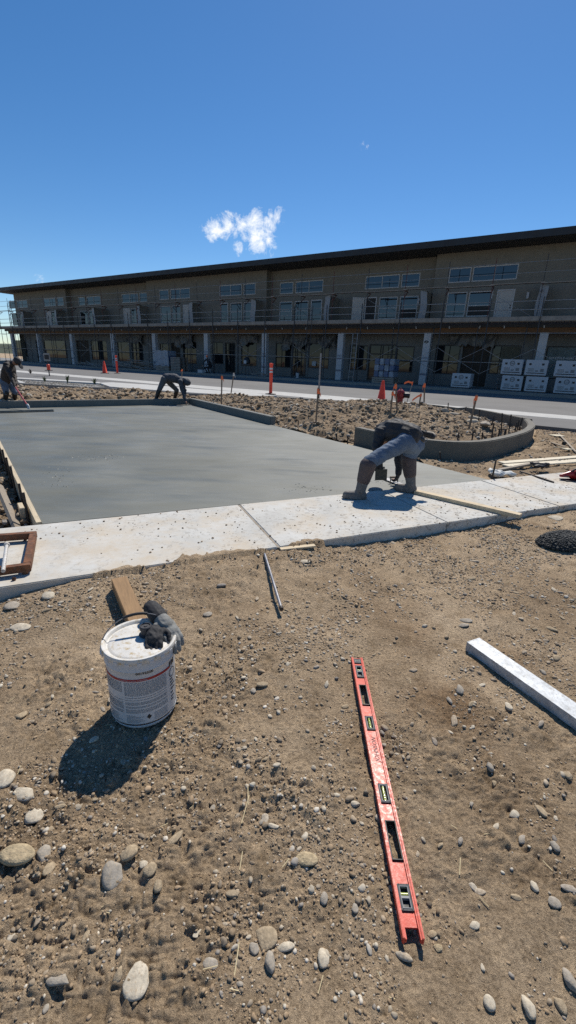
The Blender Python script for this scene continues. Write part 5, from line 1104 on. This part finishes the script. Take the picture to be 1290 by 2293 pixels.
# wire bail, standing up behind
A0 = math.atan2(1, 0) + .35; e1 = np.array([math.cos(A0 - 1.57), math.sin(A0 - 1.57), 0]); e2 = np.array([math.cos(A0), math.sin(A0), 0])
pts = [bc + e1 * ((PR + .012) * math.cos(t)) + e2 * (math.sin(t) * .075) + np.array([0, 0, .315 + .115 * math.sin(t)]) for t in np.linspace(0, math.pi, 25)]
bl_ = MB().tube(pts, .0022, 7).build('bail', 'steel_grey', pl, smooth=True); MB().tube(pts[10:16], .0065, 10).build('grip', 'rubber_black', bl_, smooth=True)
for s_ in (-1, 1): MB().tube([bc + e1 * s_ * (PR - .004) + [0, 0, .315], bc + e1 * s_ * (PR + .014) + [0, 0, .315]], [.014, .009], 10).build('bail_ear', 'pail_white', pl, smooth=True)

# ================================================================== ORGANIC SHAPES (fused surfaces)
def rcone(p0, r0, p1, r1, seg=14):
    p0, p1 = np.array(p0, float), np.array(p1, float); d = p1 - p0; L = np.linalg.norm(d) + 1e-9; d = d / L
    u = np.cross(d, [0, 0, 1.]); u = np.array([1., 0, 0]) if np.linalg.norm(u) < 1e-3 else u / np.linalg.norm(u); w = np.cross(d, u)
    rings = []
    for t in np.linspace(-math.pi / 2, 0, 5)[1:]: rings.append((p0 + d * r0 * math.sin(t), r0 * math.cos(t)))
    for t in np.linspace(0, math.pi / 2, 5)[:-1]: rings.append((p1 + d * r1 * math.sin(t), r1 * math.cos(t)))
    V = [p0 - d * r0]
    for c, r in rings: V += [c + (u * math.cos(a) + w * math.sin(a)) * r for a in np.linspace(0, 2 * math.pi, seg, endpoint=False)]
    V.append(p1 + d * r1); n = len(rings); F = [(0, 1 + (k + 1) % seg, 1 + k) for k in range(seg)]
    for i in range(n - 1):
        for k in range(seg): a, b = 1 + i * seg + k, 1 + i * seg + (k + 1) % seg; F.append((a, b, b + seg, a + seg))
    e = len(V) - 1; F += [(e, 1 + (n - 1) * seg + k, 1 + (n - 1) * seg + (k + 1) % seg) for k in range(seg)]
    return V, F
def ell(c, ax, ay, az):
    V, F = ICO3; c = np.array(c, float); return [c + v[0] * np.array(ax) + v[1] * np.array(ay) + v[2] * np.array(az) for v in V], [tuple(f) for f in F]
def fuse(name, parts, voxel, mat, parent, smooth=6, wrinkle=0., wl=.08, label=None):
    mb = MB()
    for V, F in parts: mb.add(V, F)
    me = bpy.data.meshes.new(name); me.from_pydata(mb.v, [], mb.f); me.update(); ob = bpy.data.objects.new(name, me); col.objects.link(ob)
    r = ob.modifiers.new('r', 'REMESH'); r.mode = 'VOXEL'; r.voxel_size = voxel
    if smooth: s = ob.modifiers.new('s', 'SMOOTH'); s.factor = .5; s.iterations = smooth
    bpy.context.view_layer.update(); dg = bpy.context.evaluated_depsgraph_get(); nm = bpy.data.meshes.new_from_object(ob.evaluated_get(dg)); col.objects.unlink(ob); bpy.data.objects.remove(ob)
    n = len(nm.vertices); V = np.zeros(n * 3, np.float32); nm.vertices.foreach_get('co', V); V = V.reshape(-1, 3).astype(float)
    if wrinkle:
        Nn = np.zeros(n * 3, np.float32); nm.vertices.foreach_get('normal', Nn); Nn = Nn.reshape(-1, 3)
        w = rnoise(V[:, 0] * 1.0 + V[:, 2] * .6, V[:, 1] + V[:, 2] * 1.1, wl, 41) + .6 * rnoise(V[:, 2] * 1.6 + V[:, 0] * .3, V[:, 1] + V[:, 0], wl * .5, 42)
        V = V + Nn * (w * wrinkle)[:, None]
    V = V - wloc(parent); nm.vertices.foreach_set('co', V.astype(np.float32).ravel()); nm.polygons.foreach_set('use_smooth', [True] * len(nm.polygons)); nm.materials.clear(); nm.materials.append(M[mat]); nm.update()
    nm.name = name; o = link(name, nm, parent)
    if label: o['label'] = label
    return o
def hand_parts(w, fdir, pdir, s=1., curl=.6, thumb=1):
    """palm from wrist w along fdir; pdir = palm normal; fingers curl towards pdir"""
    w = np.array(w, float); f = np.array(fdir, float); f /= np.linalg.norm(f); p = np.array(pdir, float); p = p - f * (p @ f); p /= np.linalg.norm(p); a = np.cross(f, p)
    P = [ell(w + f * .045 * s, f * .052 * s, a * .042 * s, p * .017 * s)]
    for i, (o, L) in enumerate(((-.030, .066), (-.010, .078), (.010, .074), (.029, .056))):
        k0 = w + f * .088 * s + a * o * s; c1, s1 = math.cos(curl * .7), math.sin(curl * .7); c2, s2 = math.cos(curl * 1.8), math.sin(curl * 1.8)
        k1 = k0 + (f * c1 + p * s1) * L * .5 * s; k2 = k1 + (f * c2 + p * s2) * L * .5 * s
        P += [rcone(k0 - f * .02 * s, .010 * s, k1, .0092 * s, 8), rcone(k1, .0092 * s, k2, .0078 * s, 8)]
    t0_ = w + f * .025 * s - a * .034 * s * thumb; t1_ = t0_ + (f * .6 - a * .6 * thumb + p * .4) * .036 * s; t2_ = t1_ + (f * .9 + p * .5) * .03 * s
    P += [rcone(t0_, .0125 * s, t1_, .0105 * s, 8), rcone(t1_, .0105 * s, t2_, .0085 * s, 8)]
    return P

# ---- work gloves lying on the pail lid
gl = thing('work_glove', bc + [.075, .05, .355], 'grey and black work glove draped over right side of pail lid', 'glove')
wr = bc + np.array([.062, .105, .385]); fdv = np.array([.62, -.62, -.22])
fuse('glove_body', hand_parts(wr, fdv, (0, -.1, -1), 1.12, .55, 1) + [rcone(wr - fdv * .03, .034, wr + fdv * .05, .036)], .0035, 'glove_grey', gl, 3, .003, .02)
fuse('cuff', [rcone(wr - fdv * .09, .037, wr - fdv * .015, .040)], .004, 'glove_black', gl, 3, .004, .02)
g2_ = thing('work_glove', bc + [.05, -.01, .355], 'black crumpled work glove lying on the pail lid beside spout', 'glove')
wr = bc + np.array([.055, .055, .374]); fdv = np.array([.18, -.95, -.05]); fuse('glove_body', hand_parts(wr, fdv, (.2, 0, -1), 1.0, 1.0, -1) + [ell(wr + fdv * .03, (.036, 0, 0), (0, .05, 0), (0, 0, .022))], .0035, 'glove_black', g2_, 2, .005, .02)

# ---- rusty frame at left on the sidewalk
C4 = [G(-120, 1207, .165), G(74, 1193, .165), G(60, 1264, .165), G(-150, 1292, .165)]
C4 = [np.array([c[0], c[1], .145]) for c in C4]; cc_ = sum(C4) / 4
rf_ = thing('rusty_stand', (cc_[0], cc_[1], ZS), 'rusty steel tube frame resting on sidewalk at left edge', 'frame')
for i in range(4):
    A, B = C4[i], C4[(i + 1) % 4]; e = (B - A) / np.linalg.norm(B - A) * .0
    MB().bar(A - (B - A) / np.linalg.norm(B - A) * (.022 if i % 2 == 0 else -.023), B + (B - A) / np.linalg.norm(B - A) * (.022 if i % 2 == 0 else -.023), .046, .052).build('rail', 'rust', rf_, bevel=.003)
for px, py in ((26, 1272), (53, 1186)): q = G(px, py, .19); MB().tube([np.array([q[0], q[1], ZS + .0]), np.array([q[0], q[1] + .01, .120])], .012, 8).build('foot', 'rust', rf_)
for t_ in (.03, .97): 
    for A, B in ((C4[0], C4[1]), (C4[3], C4[2])): q = A + (B - A) * t_; MB().tube([(q[0], q[1], ZS), (q[0], q[1], .121)], .018, 8).build('leg', 'rust', rf_)
a, b = G(15, 1222, .183), G(8, 1272, .183); o = thing('steel_pin', b, 'short pale steel pin lying across the rusty frame', 'pin'); b = b + (b - a) * .12; MB().tube([a, b], .0125, 10).build('shaft', 'pipe_pale', o, smooth=True); MB().tube([a - (b - a) * .05, a], .019, 12).build('head', 'pipe_pale', o, smooth=True)

# ---- black knobbly mat
q = G(1262, 1207, .05); mt_ = thing('rubber_mat', (q[0], q[1], gz(q)), 'black knobbly mat heaped on dirt at right edge', 'mat')
e1, e2 = np.array([.86, .50, 0]), np.array([-.5, .86, 0]); ax_, ay_ = 37 / pxm(q) * 1.75, .20
mb = MB(); rr_ = random.Random(2); n = 30
V = []; F = []
for i in range(n + 1):
    for j in range(13):
        t = 2 * math.pi * i / n; rr = j / 12; k = 1 + .06 * math.sin(3 * t + 1); V.append(q * [1, 1, 0] + e1 * (.30 * rr * k * math.cos(t)) + e2 * (.17 * rr * k * math.sin(t)) + np.array([0, 0, gz(q) + .075 * (1 - rr ** 4) + .005]))
for i in range(n):
    for j in range(12): a = i * 13 + j; F.append((a, a + 1, a + 14, a + 13))
mb.add(V, F); mb.build('backing', 'mat_black', mt_, smooth=True)
Pk = []; kn = []
for k in range(1500):
    t = rr_.uniform(0, 6.283); rr = math.sqrt(rr_.random()); kk = 1 + .06 * math.sin(3 * t + 1); Pk.append(q * [1, 1, 0] + e1 * (.30 * rr * kk * math.cos(t)) + e2 * (.17 * rr * kk * math.sin(t)) + np.array([0, 0, gz(q) + .075 * (1 - rr ** 4) + .006]))
Pk = np.array(Pk); V, F, C = stamp(SM, Pk, RNG.uniform(.006, .013, len(Pk)), RNG.random(len(Pk)) * 6.28, RNG.normal(0, .6, len(Pk)), np.full((len(Pk), 3), .03), RNG.uniform(0, .4, len(Pk)))
o = link('knobs', np_mesh('knobs', V - wloc(mt_), F, 'mat_black', False), mt_); o['kind'] = 'stuff'

# ---- red cut-off saw at right edge
q = G(1276, 1076, ZS); k = pxm(q); o = thing('power_saw', q, 'red and black power cutter resting on sidewalk at right edge', 'power tool')
def rp(x, y, z): return q + np.array([x, y, z])
fuse('housing', [rcone(rp(-.13, .02, .06), .02, rp(.02, .03, .085), .055), ell(rp(.08, .05, .08), (.11, 0, 0), (0, .07, 0), (0, 0, .07))], .008, 'tool_red', o, 3)
fuse('motor', [ell(rp(.13, -.02, .11), (.09, 0, 0), (0, .07, 0), (0, 0, .06)), ell(rp(.2, .02, .07), (.09, 0, 0), (0, .07, 0), (0, 0, .06))], .008, 'rubber_black', o, 3)
MB().tube([rp(.0, .02, .12), rp(.05, 0, .17), rp(.15, 0, .185), rp(.24, 0, .16), rp(.26, .0, .08)], .014, 8).build('handle', 'rubber_black', o, smooth=True)
MB().box(rp(.08, .0, .008), (.19, .02, 0), (-.01, .07, 0), (0, 0, .006)).build('base_plate', 'steel_dark', o); MB().lathe(rp(-.06, .03, .06), [(.058, -.003), (.058, .003)], 24).build('blade', 'steel_grey', o)
# ---- planks, scraps and wire on the right verge
for i, (x0, y0, x1, y1) in enumerate(((1132, 1041, 1420, 1020), (1122, 1036, 1420, 1013), (1145, 1046, 1420, 1027))):
    a, b = G(x0, y0, .10), G(x1, y1, .10); a[2] = .085 + .012 * i; b[2] = .085 + .012 * i; board(a, b, .14 if i < 2 else .05, .02, 'plank', 'wood_sheet', ('front pale plank of the pile on gravel verge', 'rear pale plank of the pile on gravel verge', 'narrow pale lath beside the plank pile on verge')[i], 'plank')
a, b = G(1118, 1049, .1), G(1203, 1040, .12); a[2] = .075; b[2] = .15; board(a, b, .07, .03, 'plank', 'wood_grey', 'grey propped board end in front of the pale planks', 'plank')
q = G(1212, 1043, .15); o = thing('tool_bag', q - [0, 0, .05], 'black crumpled strap bundle on the pale planks', 'bag'); fuse('cloth', [ell(q, (.13, .02, 0), (0, .06, 0), (0, 0, .03)), rcone(q + [-.15, .02, .03], .02, q + [.1, 0, .02], .03)], .01, 'rubber_black', o, 2, .02, .05)
pts = [G(1165, 1056, .09), G(1185, 1062, .10), G(1210, 1070, .115), G(1240, 1080, ZS + .01)]; o = MB().tube(catmull(pts, 4), .012, 7).build('bent_bar', 'rebar', smooth=True); tag(o, 'thin bent steel bar trailing onto sidewalk at right', 'rebar')
for (px, py, w_, d_, lb, mm) in ((1246, 977, .28, .22, 'square pale plywood scrap near road edge', 'cardboard'), (1270, 1008, .16, .10, 'small pale wood scrap right of black block', 'cardboard')):
    q = G(px, py, .07); o = MB().box(q + [0, 0, .02], (w_ / 2, .03, 0), (-.03, d_ / 2, 0), (0, 0, .008)).build('wood_scrap', mm, bevel=.002); tag(o, lb, 'wood scrap')
for (x0, y0, x1, y1, lb) in ((1235, 991, 1265, 1001, 'thin brown lath lying by the plywood scrap'), (1238, 1001, 1275, 1004, 'thin pale lath below the brown one'), (1250, 970, 1290, 1012, 'long grey lath running toward right edge')):
    a, b = G(x0, y0, .09), G(x1, y1, .09); board(a, b, .04, .015, 'lath', 'wood_new' if 'pale' in lb else 'wood_grey', lb, 'lath')
q = G(1263, 993, .1); o = MB().box(q, (.035, 0, 0), (0, .03, 0), (0, 0, .04)).build('black_block', 'rubber_black', bevel=.008); tag(o, 'small black block on gravel near right edge', 'block')
q = G(1117, 1062, .08); o = thing('paper_sack', q, 'torn white paper sack at right corner of wet slab', 'sack'); fuse('paper', [ell(q + [0, .0, .02], (.15, .03, 0), (-.02, .09, 0), (0, 0, .035)), ell(q + [.1, -.03, .02], (.12, -.03, 0), (.02, .05, 0), (0, 0, .025)), ell(q + [-.06, .08, .03], (.05, .0, 0), (.02, .10, 0), (0, 0, .03))], .012, 'paper_white', o, 1, .05, .07)
for px, py, r, lb in ((1150, 1068, 7, 'dark clod beside torn paper sack'), (1188, 957, 9, 'white stone by end of curved kerb at road'), (1213, 956, 8, 'pale stone right of curved kerb by road edge')):
    g = G(px, py, .06); s = r / pxm(g); stone((g[0], g[1], .05), s * 1.3, s, s * .6, 1, px, lb, mat='stone_pale' if 'clod' not in lb else 'stone_grey')

# ---- small plants in the left bed
def tuft(px, py, h, mat, label, n=26, sp=.5):
    p = G(px, py, .19); k = pxm(p); H_ = h / k; r = random.Random(px); o = thing('plant', p, label, 'plant'); lf_ = MB()
    for i in range(n):
        a = r.uniform(0, 6.28); l = H_ * r.uniform(.6, 1.1); t = r.uniform(.05, sp); d0 = np.array([math.cos(a) * math.sin(t), math.sin(a) * math.sin(t), math.cos(t)]); sdv = np.array([-math.sin(a), math.cos(a), 0]) * H_ * .05
        m1 = p + d0 * l * .55; tp = p + d0 * l + np.array([math.cos(a), math.sin(a), -.3]) * l * .15; lf_.add([p - sdv * .5, p + sdv * .5, m1 + sdv, m1 - sdv, tp], [(0, 1, 2, 3), (3, 2, 4)])
    lf_.build('leaves', mat, o); MB().tube([p - [0, 0, .02], p + [0, 0, H_ * .4]], H_ * .03, 5).build('stem', 'leaf_dark', o)
tuft(101, 856, 15, 'leaf', 'left green grass tuft of three in planting bed'); tuft(152, 859, 19, 'leaf', 'middle upright green tuft in planting bed', 30, .3); tuft(213, 862, 18, 'leaf', 'right green grass tuft at end of planting bed', 26, .6); tuft(69, 837, 12, 'leaf_dark', 'dark brown shrub behind the planting bed edging', 30, .9)
lm = MB()
for k in range(900):
    px, py = random.uniform(30, 236), random.uniform(850, 867); p = G(px, py, .19)
    if py < 849 + (px - 30) * .066 or py > 857.5 + (px - 30) * .045: continue
    lm.box(p, (.03, .01, 0), (-.01, .025, 0), (0, 0, .015))
tag(lm.build('bed_gravel', 'stone_grey'), 'grey crushed stone mulch of planting bed', kind='stuff')

# ================================================================== PEOPLE
def person(loc, J, R_, mats, label, cap=None, boots=True, s=1.):
    """J: joints in world space; one continuous body, clothes over it"""
    o = thing('person', loc, label, 'person')
    hd, nk, ch, pv = J['head'], J['neck'], J['chest'], J['pelvis']
    hf = J['face'] / np.linalg.norm(J['face']); hu = hd - nk; hu = hu / np.linalg.norm(hu); hf = hf - hu * (hf @ hu); hf /= np.linalg.norm(hf); hs = np.cross(hf, hu)
    headp = [ell(hd, hf * .098 * s, hs * .078 * s, hu * .118 * s), ell(hd + hf * .02 * s - hu * .06 * s, hf * .07 * s, hs * .058 * s, hu * .07 * s), ell(hd + hf * .102 * s - hu * .018 * s, hf * .022 * s, hs * .014 * s, hu * .026 * s),
             ell(hd + hs * .078 * s - hu * .01 * s, hf * .02 * s, hs * .01 * s, hu * .03 * s), ell(hd - hs * .078 * s - hu * .01 * s, hf * .02 * s, hs * .01 * s, hu * .03 * s), ell(hd + hf * .09 * s - hu * .065 * s, hf * .014 * s, hs * .026 * s, hu * .008 * s)]
    for q in (-1, 1): headp.append(ell(hd + hf * .088 * s + hs * .03 * q * s + hu * .012 * s, hf * .012 * s, hs * .013 * s, hu * .008 * s))
    tor = J['lsh'] - J['rsh']; tor = tor / np.linalg.norm(tor)
    def torso(k, cm=1.):
        return [rcone(pv + tor * .07 * s, .125 * s * k, ch + tor * .08 * s, .125 * s * k), rcone(pv - tor * .07 * s, .125 * s * k, ch - tor * .08 * s, .125 * s * k), rcone(ch, .13 * s * k, (J['lsh'] + J['rsh']) / 2, .11 * s * k), rcone(J['lsh'], .075 * s * k, J['rsh'], .075 * s * k)]
    def arms(k): return [x for q in 'lr' for x in (rcone(J[q + 'sh'], .070 * s * k, J[q + 'el'], .050 * s * k), rcone(J[q + 'el'], .050 * s * k, J[q + 'wr'], .034 * s * k))]
    def legs(k): return [x for q in 'lr' for x in (rcone(J[q + 'hip'], .100 * s * k, J[q + 'kn'], .074 * s * k), rcone(J[q + 'kn'], .074 * s * k, J[q + 'kn'] + (J[q + 'an'] - J[q + 'kn']) * .22, .062 * s * k), rcone(J[q + 'kn'], .055 * s * k, J[q + 'an'], .036 * s * k))]
    hands = []
    for q, th in (('l', 1), ('r', -1)): hands.append(hand_parts(J[q + 'wr'], J[q + 'hf'], J[q + 'hp'], s, J.get(q + 'curl', .8), th))
    fuse('body', headp + [rcone(nk, .058 * s, hd - hu * .03 * s, .055 * s), rcone((J['lsh'] + J['rsh']) / 2, .07 * s, nk, .06 * s)] + torso(.88) + arms(.8) + legs(.85) + hands[0] + hands[1], .010 * max(s, 1) * R_, 'skin', o, 2)
    fuse('jacket', torso(1.06) + arms(1.16) + [rcone((J['lsh'] + J['rsh']) / 2, .085 * s, nk + (hd - nk) * .15, .072 * s)], .013 * R_, mats[0], o, 5, .020, .075)
    hipc = (J['lhip'] + J['rhip']) / 2
    fuse('trousers', legs(1.03) + [rcone(J['lhip'], .118 * s, J['rhip'], .118 * s), rcone(hipc, .118 * s, pv + (ch - pv) * .12, .118 * s)], .013 * R_, mats[1], o, 4, .011, .06)
    for q in 'lr':
        an, kn, ft = J[q + 'an'], J[q + 'kn'], J[q + 'toe']; sh = kn - an; sh = sh / np.linalg.norm(sh); fd_ = ft - an; fd_[2] = 0; L = np.linalg.norm(fd_); fd_ = fd_ / L; sole = J['sole'] ; sd2 = np.cross(fd_, [0, 0, 1.])
        parts = [rcone(an, .056 * s, an + sh * .26 * s, .076 * s), rcone(np.array([an[0], an[1], sole + .05 * s]) - fd_ * .03, .046 * s, np.array([an[0], an[1], sole + .045 * s]) + fd_ * .15 * s, .044 * s), ell(np.array([an[0], an[1], sole + .015]) + fd_ * .06 * s, fd_ * .15 * s, sd2 * .052 * s, np.array([0, 0, .018]))]
        bo = fuse('boot', parts, .010 * R_, mats[2], o, 3)
        if len(mats) > 4:
            c1 = fuse('boot_shaft', [rcone(an + sh * .12 * s, .074 * s, an + sh * .285 * s, .092 * s)], .010 * R_, mats[4], bo, 2)
    if mats[3]:
        for i in (0, 1):
            q = 'lr'[i]; g_ = [rcone(J[q + 'wr'] - (J[q + 'wr'] - J[q + 'el']) * .18, .043 * s, J[q + 'wr'] + np.array(J[q + 'hf']) * .02, .04 * s)]
            w = np.array(J[q + 'wr']); fuse('glove', hand_parts(w, J[q + 'hf'], J[q + 'hp'], s * 1.12, J.get(q + 'curl', .8), (1, -1)[i]) + g_, .006 * R_, mats[3], o, 2)
    if cap == 'cap':
        c_ = fuse('cap', [ell(hd + hu * .035 * s, hf * .108 * s, hs * .090 * s, hu * .098 * s)], .010 * R_, 'jacket_dark', o, 2)
        fuse('brim', [ell(hd + hf * .15 * s + hu * .045 * s, hf * .085 * s, hs * .075 * s, hu * .009 * s)], .006 * R_, 'jacket_dark', c_, 1)
    elif cap == 'hood':
        fuse('hood', [ell(hd + hu * .03 * s - hf * .03 * s, hf * .105 * s, hs * .105 * s, hu * .12 * s), rcone(hd - hf * .06, .08 * s, nk - hf * .02, .08 * s)], .012 * R_, mats[0], o, 3, .02, .05)
    elif cap == 'beanie': fuse('beanie', [ell(hd + hu * .05 * s, hf * .106 * s, hs * .09 * s, hu * .09 * s)], .012 * R_, 'flag_orange', o, 2)
    else: fuse('hair', [ell(hd + hu * .03 * s - hf * .025 * s, hf * .09 * s, hs * .086 * s, hu * .105 * s)], .010 * R_, 'hair', o, 2)
    return o
A_ = lambda x, y, Y: at(x, y, Y)
def V3(*a): return np.array(a, float)
# 1: worker bending over slab edge
fl, frt = G(806, 1119, ZS), G(919, 1104, ZS)
J = dict(lan=fl + [0, .02, .10], ran=frt + [0, .02, .10], ltoe=fl + V3(-.25, .02, 0), rtoe=frt + V3(-.16, .10, 0), sole=ZS + .002,
         lkn=A_(826, 1035, fl[1] + .06), rkn=A_(915, 1030, frt[1] + .08), lhip=A_(906, 990, 4.92), rhip=A_(928, 996, 5.10), pelvis=A_(918, 975, 5.05), chest=A_(884, 964, 5.16), lsh=A_(853, 968, 5.08), rsh=A_(868, 966, 5.44),
         neck=A_(856, 976, 5.36), head=A_(858, 990, 5.47), face=V3(.2, .25, -1.), lel=A_(843, 1000, 5.02), lwr=A_(850, 1041, 5.0), rel=A_(893, 1015, 5.40), rwr=A_(893, 1056, 5.34), lhf=V3(.1, .05, -1), lhp=V3(.5, .9, 0), rhf=V3(-.1, .0, -1), rhp=V3(-.7, .6, 0), lcurl=1.1, rcurl=1.0)
m1 = person((.95, 4.85, ZS), J, 1., ('jacket_dark', 'denim', 'boot_grey', 'glove_black', 'boot_brown'), 'worker in black jacket, jeans and rubber boots bending over the slab edge')
hip = J['pelvis']; bt = fuse('belt', [rcone(A_(905, 978, 4.93), .05, A_(942, 985, 5.05), .05)], .012, 'rubber_black', m1, 2)
q = A_(962, 975, 5.18); fuse('tucked_glove', [ell(q, (.07, .0, -.02), (0, .035, 0), (.01, 0, .035)), ell(q + [-.07, 0, .02], (.06, 0, -.01), (0, .03, 0), (0, 0, .03))], .010, 'glove_black', m1, 1, .02, .04)
q = A_(952, 985, 5.12); MB().tube([q + .024 * V3(math.cos(t), 0, math.sin(t)) for t in np.linspace(0, 6.28, 17)], .004, 6).build('key_ring', 'steel_grey', m1, smooth=True)
# trowel held upright in left hand
hp_ = J['lwr'] + V3(.02, .0, -.10); pc = A_(853.5, 1063, 4.97); o = thing('hand_float', pc - [0, 0, .08], 'dark square hand float hanging from the bending worker\'s left hand', 'hand float')
e1 = V3(.98, .15, .03) * .072; e2 = V3(-.05, .05, 1.) * .064; MB().box(pc, e1, V3(-.15, .98, 0) * .004, e2).build('plate', 'hawk_plate', o, bevel=.002); MB().tube([pc + [-.04, .03, .075], pc + [.04, .036, .075]], .013, 8).build('handle', 'wood_grey', o, smooth=True); MB().tube([pc + [0, .004, .0], pc + [0, .033, .04], pc + [0, .033, .07]], .008, 6).build('shank', 'steel_dark', o)
# edger in right hand
a, b = G(862, 1073, ZS), G(903, 1089, ZS); a[2] = b[2] = ZS + .012; o = thing('edging_trowel', (a + b) / 2, 'steel edging trowel pressed on slab edge by the bending worker', 'trowel'); MB().bar(a, b, .085, .006).build('blade', 'chrome', o, bevel=.001); c = (a + b) / 2; MB().tube([c + [-.06, -.02, .06], c + [.06, .02, .06]], .014, 8).build('handle', 'wood_stake', o, smooth=True)
for t in (-.05, .05): MB().tube([c + [t, t * .33, .0], c + [t, t * .33, .06]], .006, 6).build('post', 'steel_dark', o)
# 2: far worker bending at kerb corner
z2 = .16
def GY(x, Y, z): 
    p = at(x, 900, Y); return np.array([p[0], p[1], z])
l2, r2 = GY(350, 14.55, z2), GY(392, 15.15, z2)
J = dict(lan=l2 + [0, 0, .10], ran=r2 + [0, 0, .10], ltoe=l2 + V3(.2, -.05, 0), rtoe=r2 + V3(.2, -.08, 0), sole=z2, lkn=A_(357, 872, 14.55), rkn=A_(396, 874, 15.05), lhip=A_(368, 850, 14.65), rhip=A_(374, 851, 14.9), pelvis=A_(374, 845, 14.8), chest=A_(392, 847, 14.75),
         lsh=A_(404, 854, 14.55), rsh=A_(408, 853, 14.9), neck=A_(412, 853, 14.7), head=A_(418, 857, 14.65), face=V3(.7, -.1, -1), lel=A_(409, 878, 14.5), lwr=A_(415, 897, 14.45), rel=A_(414, 874, 14.85), rwr=A_(414, 892, 14.75), lhf=V3(.5, -.1, -.8), lhp=V3(-.5, 0, -.6), rhf=V3(.2, 0, -1), rhp=V3(-1, 0, 0))
person((l2 + r2) / 2, J, 1.5, ('hoodie_grey', 'trousers_grey', 'rubber_black', None), 'worker in grey hoodie stooping over far kerb corner, hand on slab', cap='hood')
q = J['lwr'] + V3(.05, -.02, -.11); o = thing('hand_trowel', (q[0], q[1], ZS), 'small trowel under the stooping worker\'s hand at kerb corner', 'trowel'); MB().box((q[0] + .04, q[1] - .02, ZS + .004), (.14, .02, 0), (-.01, .045, 0), (0, 0, .002)).build('blade', 'chrome', o); MB().tube([(q[0] - .05, q[1] - .02, ZS + .05), (q[0] + .08, q[1] - .02, ZS + .05)], .014, 7).build('handle', 'wood_stake', o)
# 3: worker with bull float at the left
z3 = .10; l3, r3 = GY(12, 12.55, z3), GY(33, 12.85, z3)
J = dict(lan=l3 + [0, 0, .10], ran=r3 + [0, 0, .10], ltoe=l3 + V3(.18, -.1, 0), rtoe=r3 + V3(.2, -.05, 0), sole=z3, lkn=A_(14, 880, 12.5), rkn=A_(33, 879, 12.75), lhip=A_(9, 855, 12.55), rhip=A_(21, 855, 12.8), pelvis=A_(14, 850, 12.65), chest=A_(18, 828, 12.6),
         lsh=A_(14, 817, 12.4), rsh=A_(26, 816, 12.85), neck=A_(28, 814, 12.6), head=A_(37, 809, 12.55), face=V3(1, -.2, -.35), lel=A_(24, 842, 12.25), lwr=A_(33, 864, 12.1), rel=A_(33, 840, 12.75), rwr=A_(36, 860, 12.4), lhf=V3(.5, -.2, -.7), lhp=V3(.6, .5, .4), rhf=V3(.4, -.3, -.7), rhp=V3(.3, -.6, .4))
person((l3 + r3) / 2, J, 1.4, ('jacket_brown', 'denim', 'rubber_black', None), 'worker in dark jacket, jeans and cap pushing a long float at left edge', cap='cap')
b0, b1 = G(-30, 925, ZS), G(120, 920.5, ZS); bm0 = (b0 + b1) / 2; o = thing('bull_float', G(63, 918, ZS), 'wide bull float with red pole resting on the wet slab at left', 'bull float')
dd = (b1 - b0) / np.linalg.norm(b1 - b0); MB().bar(b0 + [0, 0, .012], b1 + [0, 0, .012], .20, .012).build('blade', 'float_metal', o, bevel=.003); MB().bar(b0 + [0, 0, .03], b1 + [0, 0, .03], .03, .025).build('stiffener', 'float_metal', o)
hc = G(64, 916, ZS + .03); MB().tube([hc, hc + [0, .02, .06], at(61, 906, hc[1] + .05)], .03, 8).build('pivot_head', 'galvanized', o, smooth=True); MB().tube([at(61, 907, hc[1] + .05), at(34, 866, 12.1), at(28, 857, 12.35)], .019, 8).build('pole', 'tool_red', o, smooth=True)
# 4: person crouched by kerb of the building walk
s0, _ = S(467, 840, -2.6)
def fp(ds, off, z): return FP(s0 + ds, off, z)
J = dict(lan=fp(.25, -2.5, .40), ran=fp(-.2, -2.7, .40), ltoe=fp(.3, -2.8, .3), rtoe=fp(-.2, -3.0, .3), sole=.302, lkn=fp(.3, -2.85, .80), rkn=fp(-.25, -3.0, .78), lhip=fp(.15, -2.3, .85), rhip=fp(-.1, -2.4, .85), pelvis=fp(0, -2.3, .95), chest=fp(-.05, -2.6, 1.35), lsh=fp(.22, -2.65, 1.55), rsh=fp(-.25, -2.75, 1.5), neck=fp(-.05, -2.75, 1.63), head=fp(-.08, -2.85, 1.80),
         face=V3(-.3, -1, -.5), lel=fp(.35, -2.9, 1.25), lwr=fp(.25, -3.1, 1.0), rel=fp(-.4, -3.0, 1.2), rwr=fp(-.2, -3.15, .95), lhf=V3(-.3, -.3, -.6), lhp=V3(0, -1, 0), rhf=V3(.3, -.3, -.6), rhp=V3(0, -1, 0))
person(fp(0, -2.6, .3), J, 2.2, ('jacket_dark', 'jacket_brown', 'rubber_black', None), 'person in dark clothes and orange cap crouching at foot of building', cap='beanie')
o = thing('tool_crate', fp(.5, -2.9, .3), 'low pale crate beside the crouching person', 'crate'); MB().fbox(s0 + .35, s0 + .95, -3.1, -2.75, .3, .6).build('case', 'box_white', o, bevel=.02); MB().tube([fp(.5, -2.92, .6), fp(.5, -2.92, .68), fp(.8, -2.92, .68), fp(.8, -2.92, .6)], .015, 6).build('handle', 'rubber_black', o)
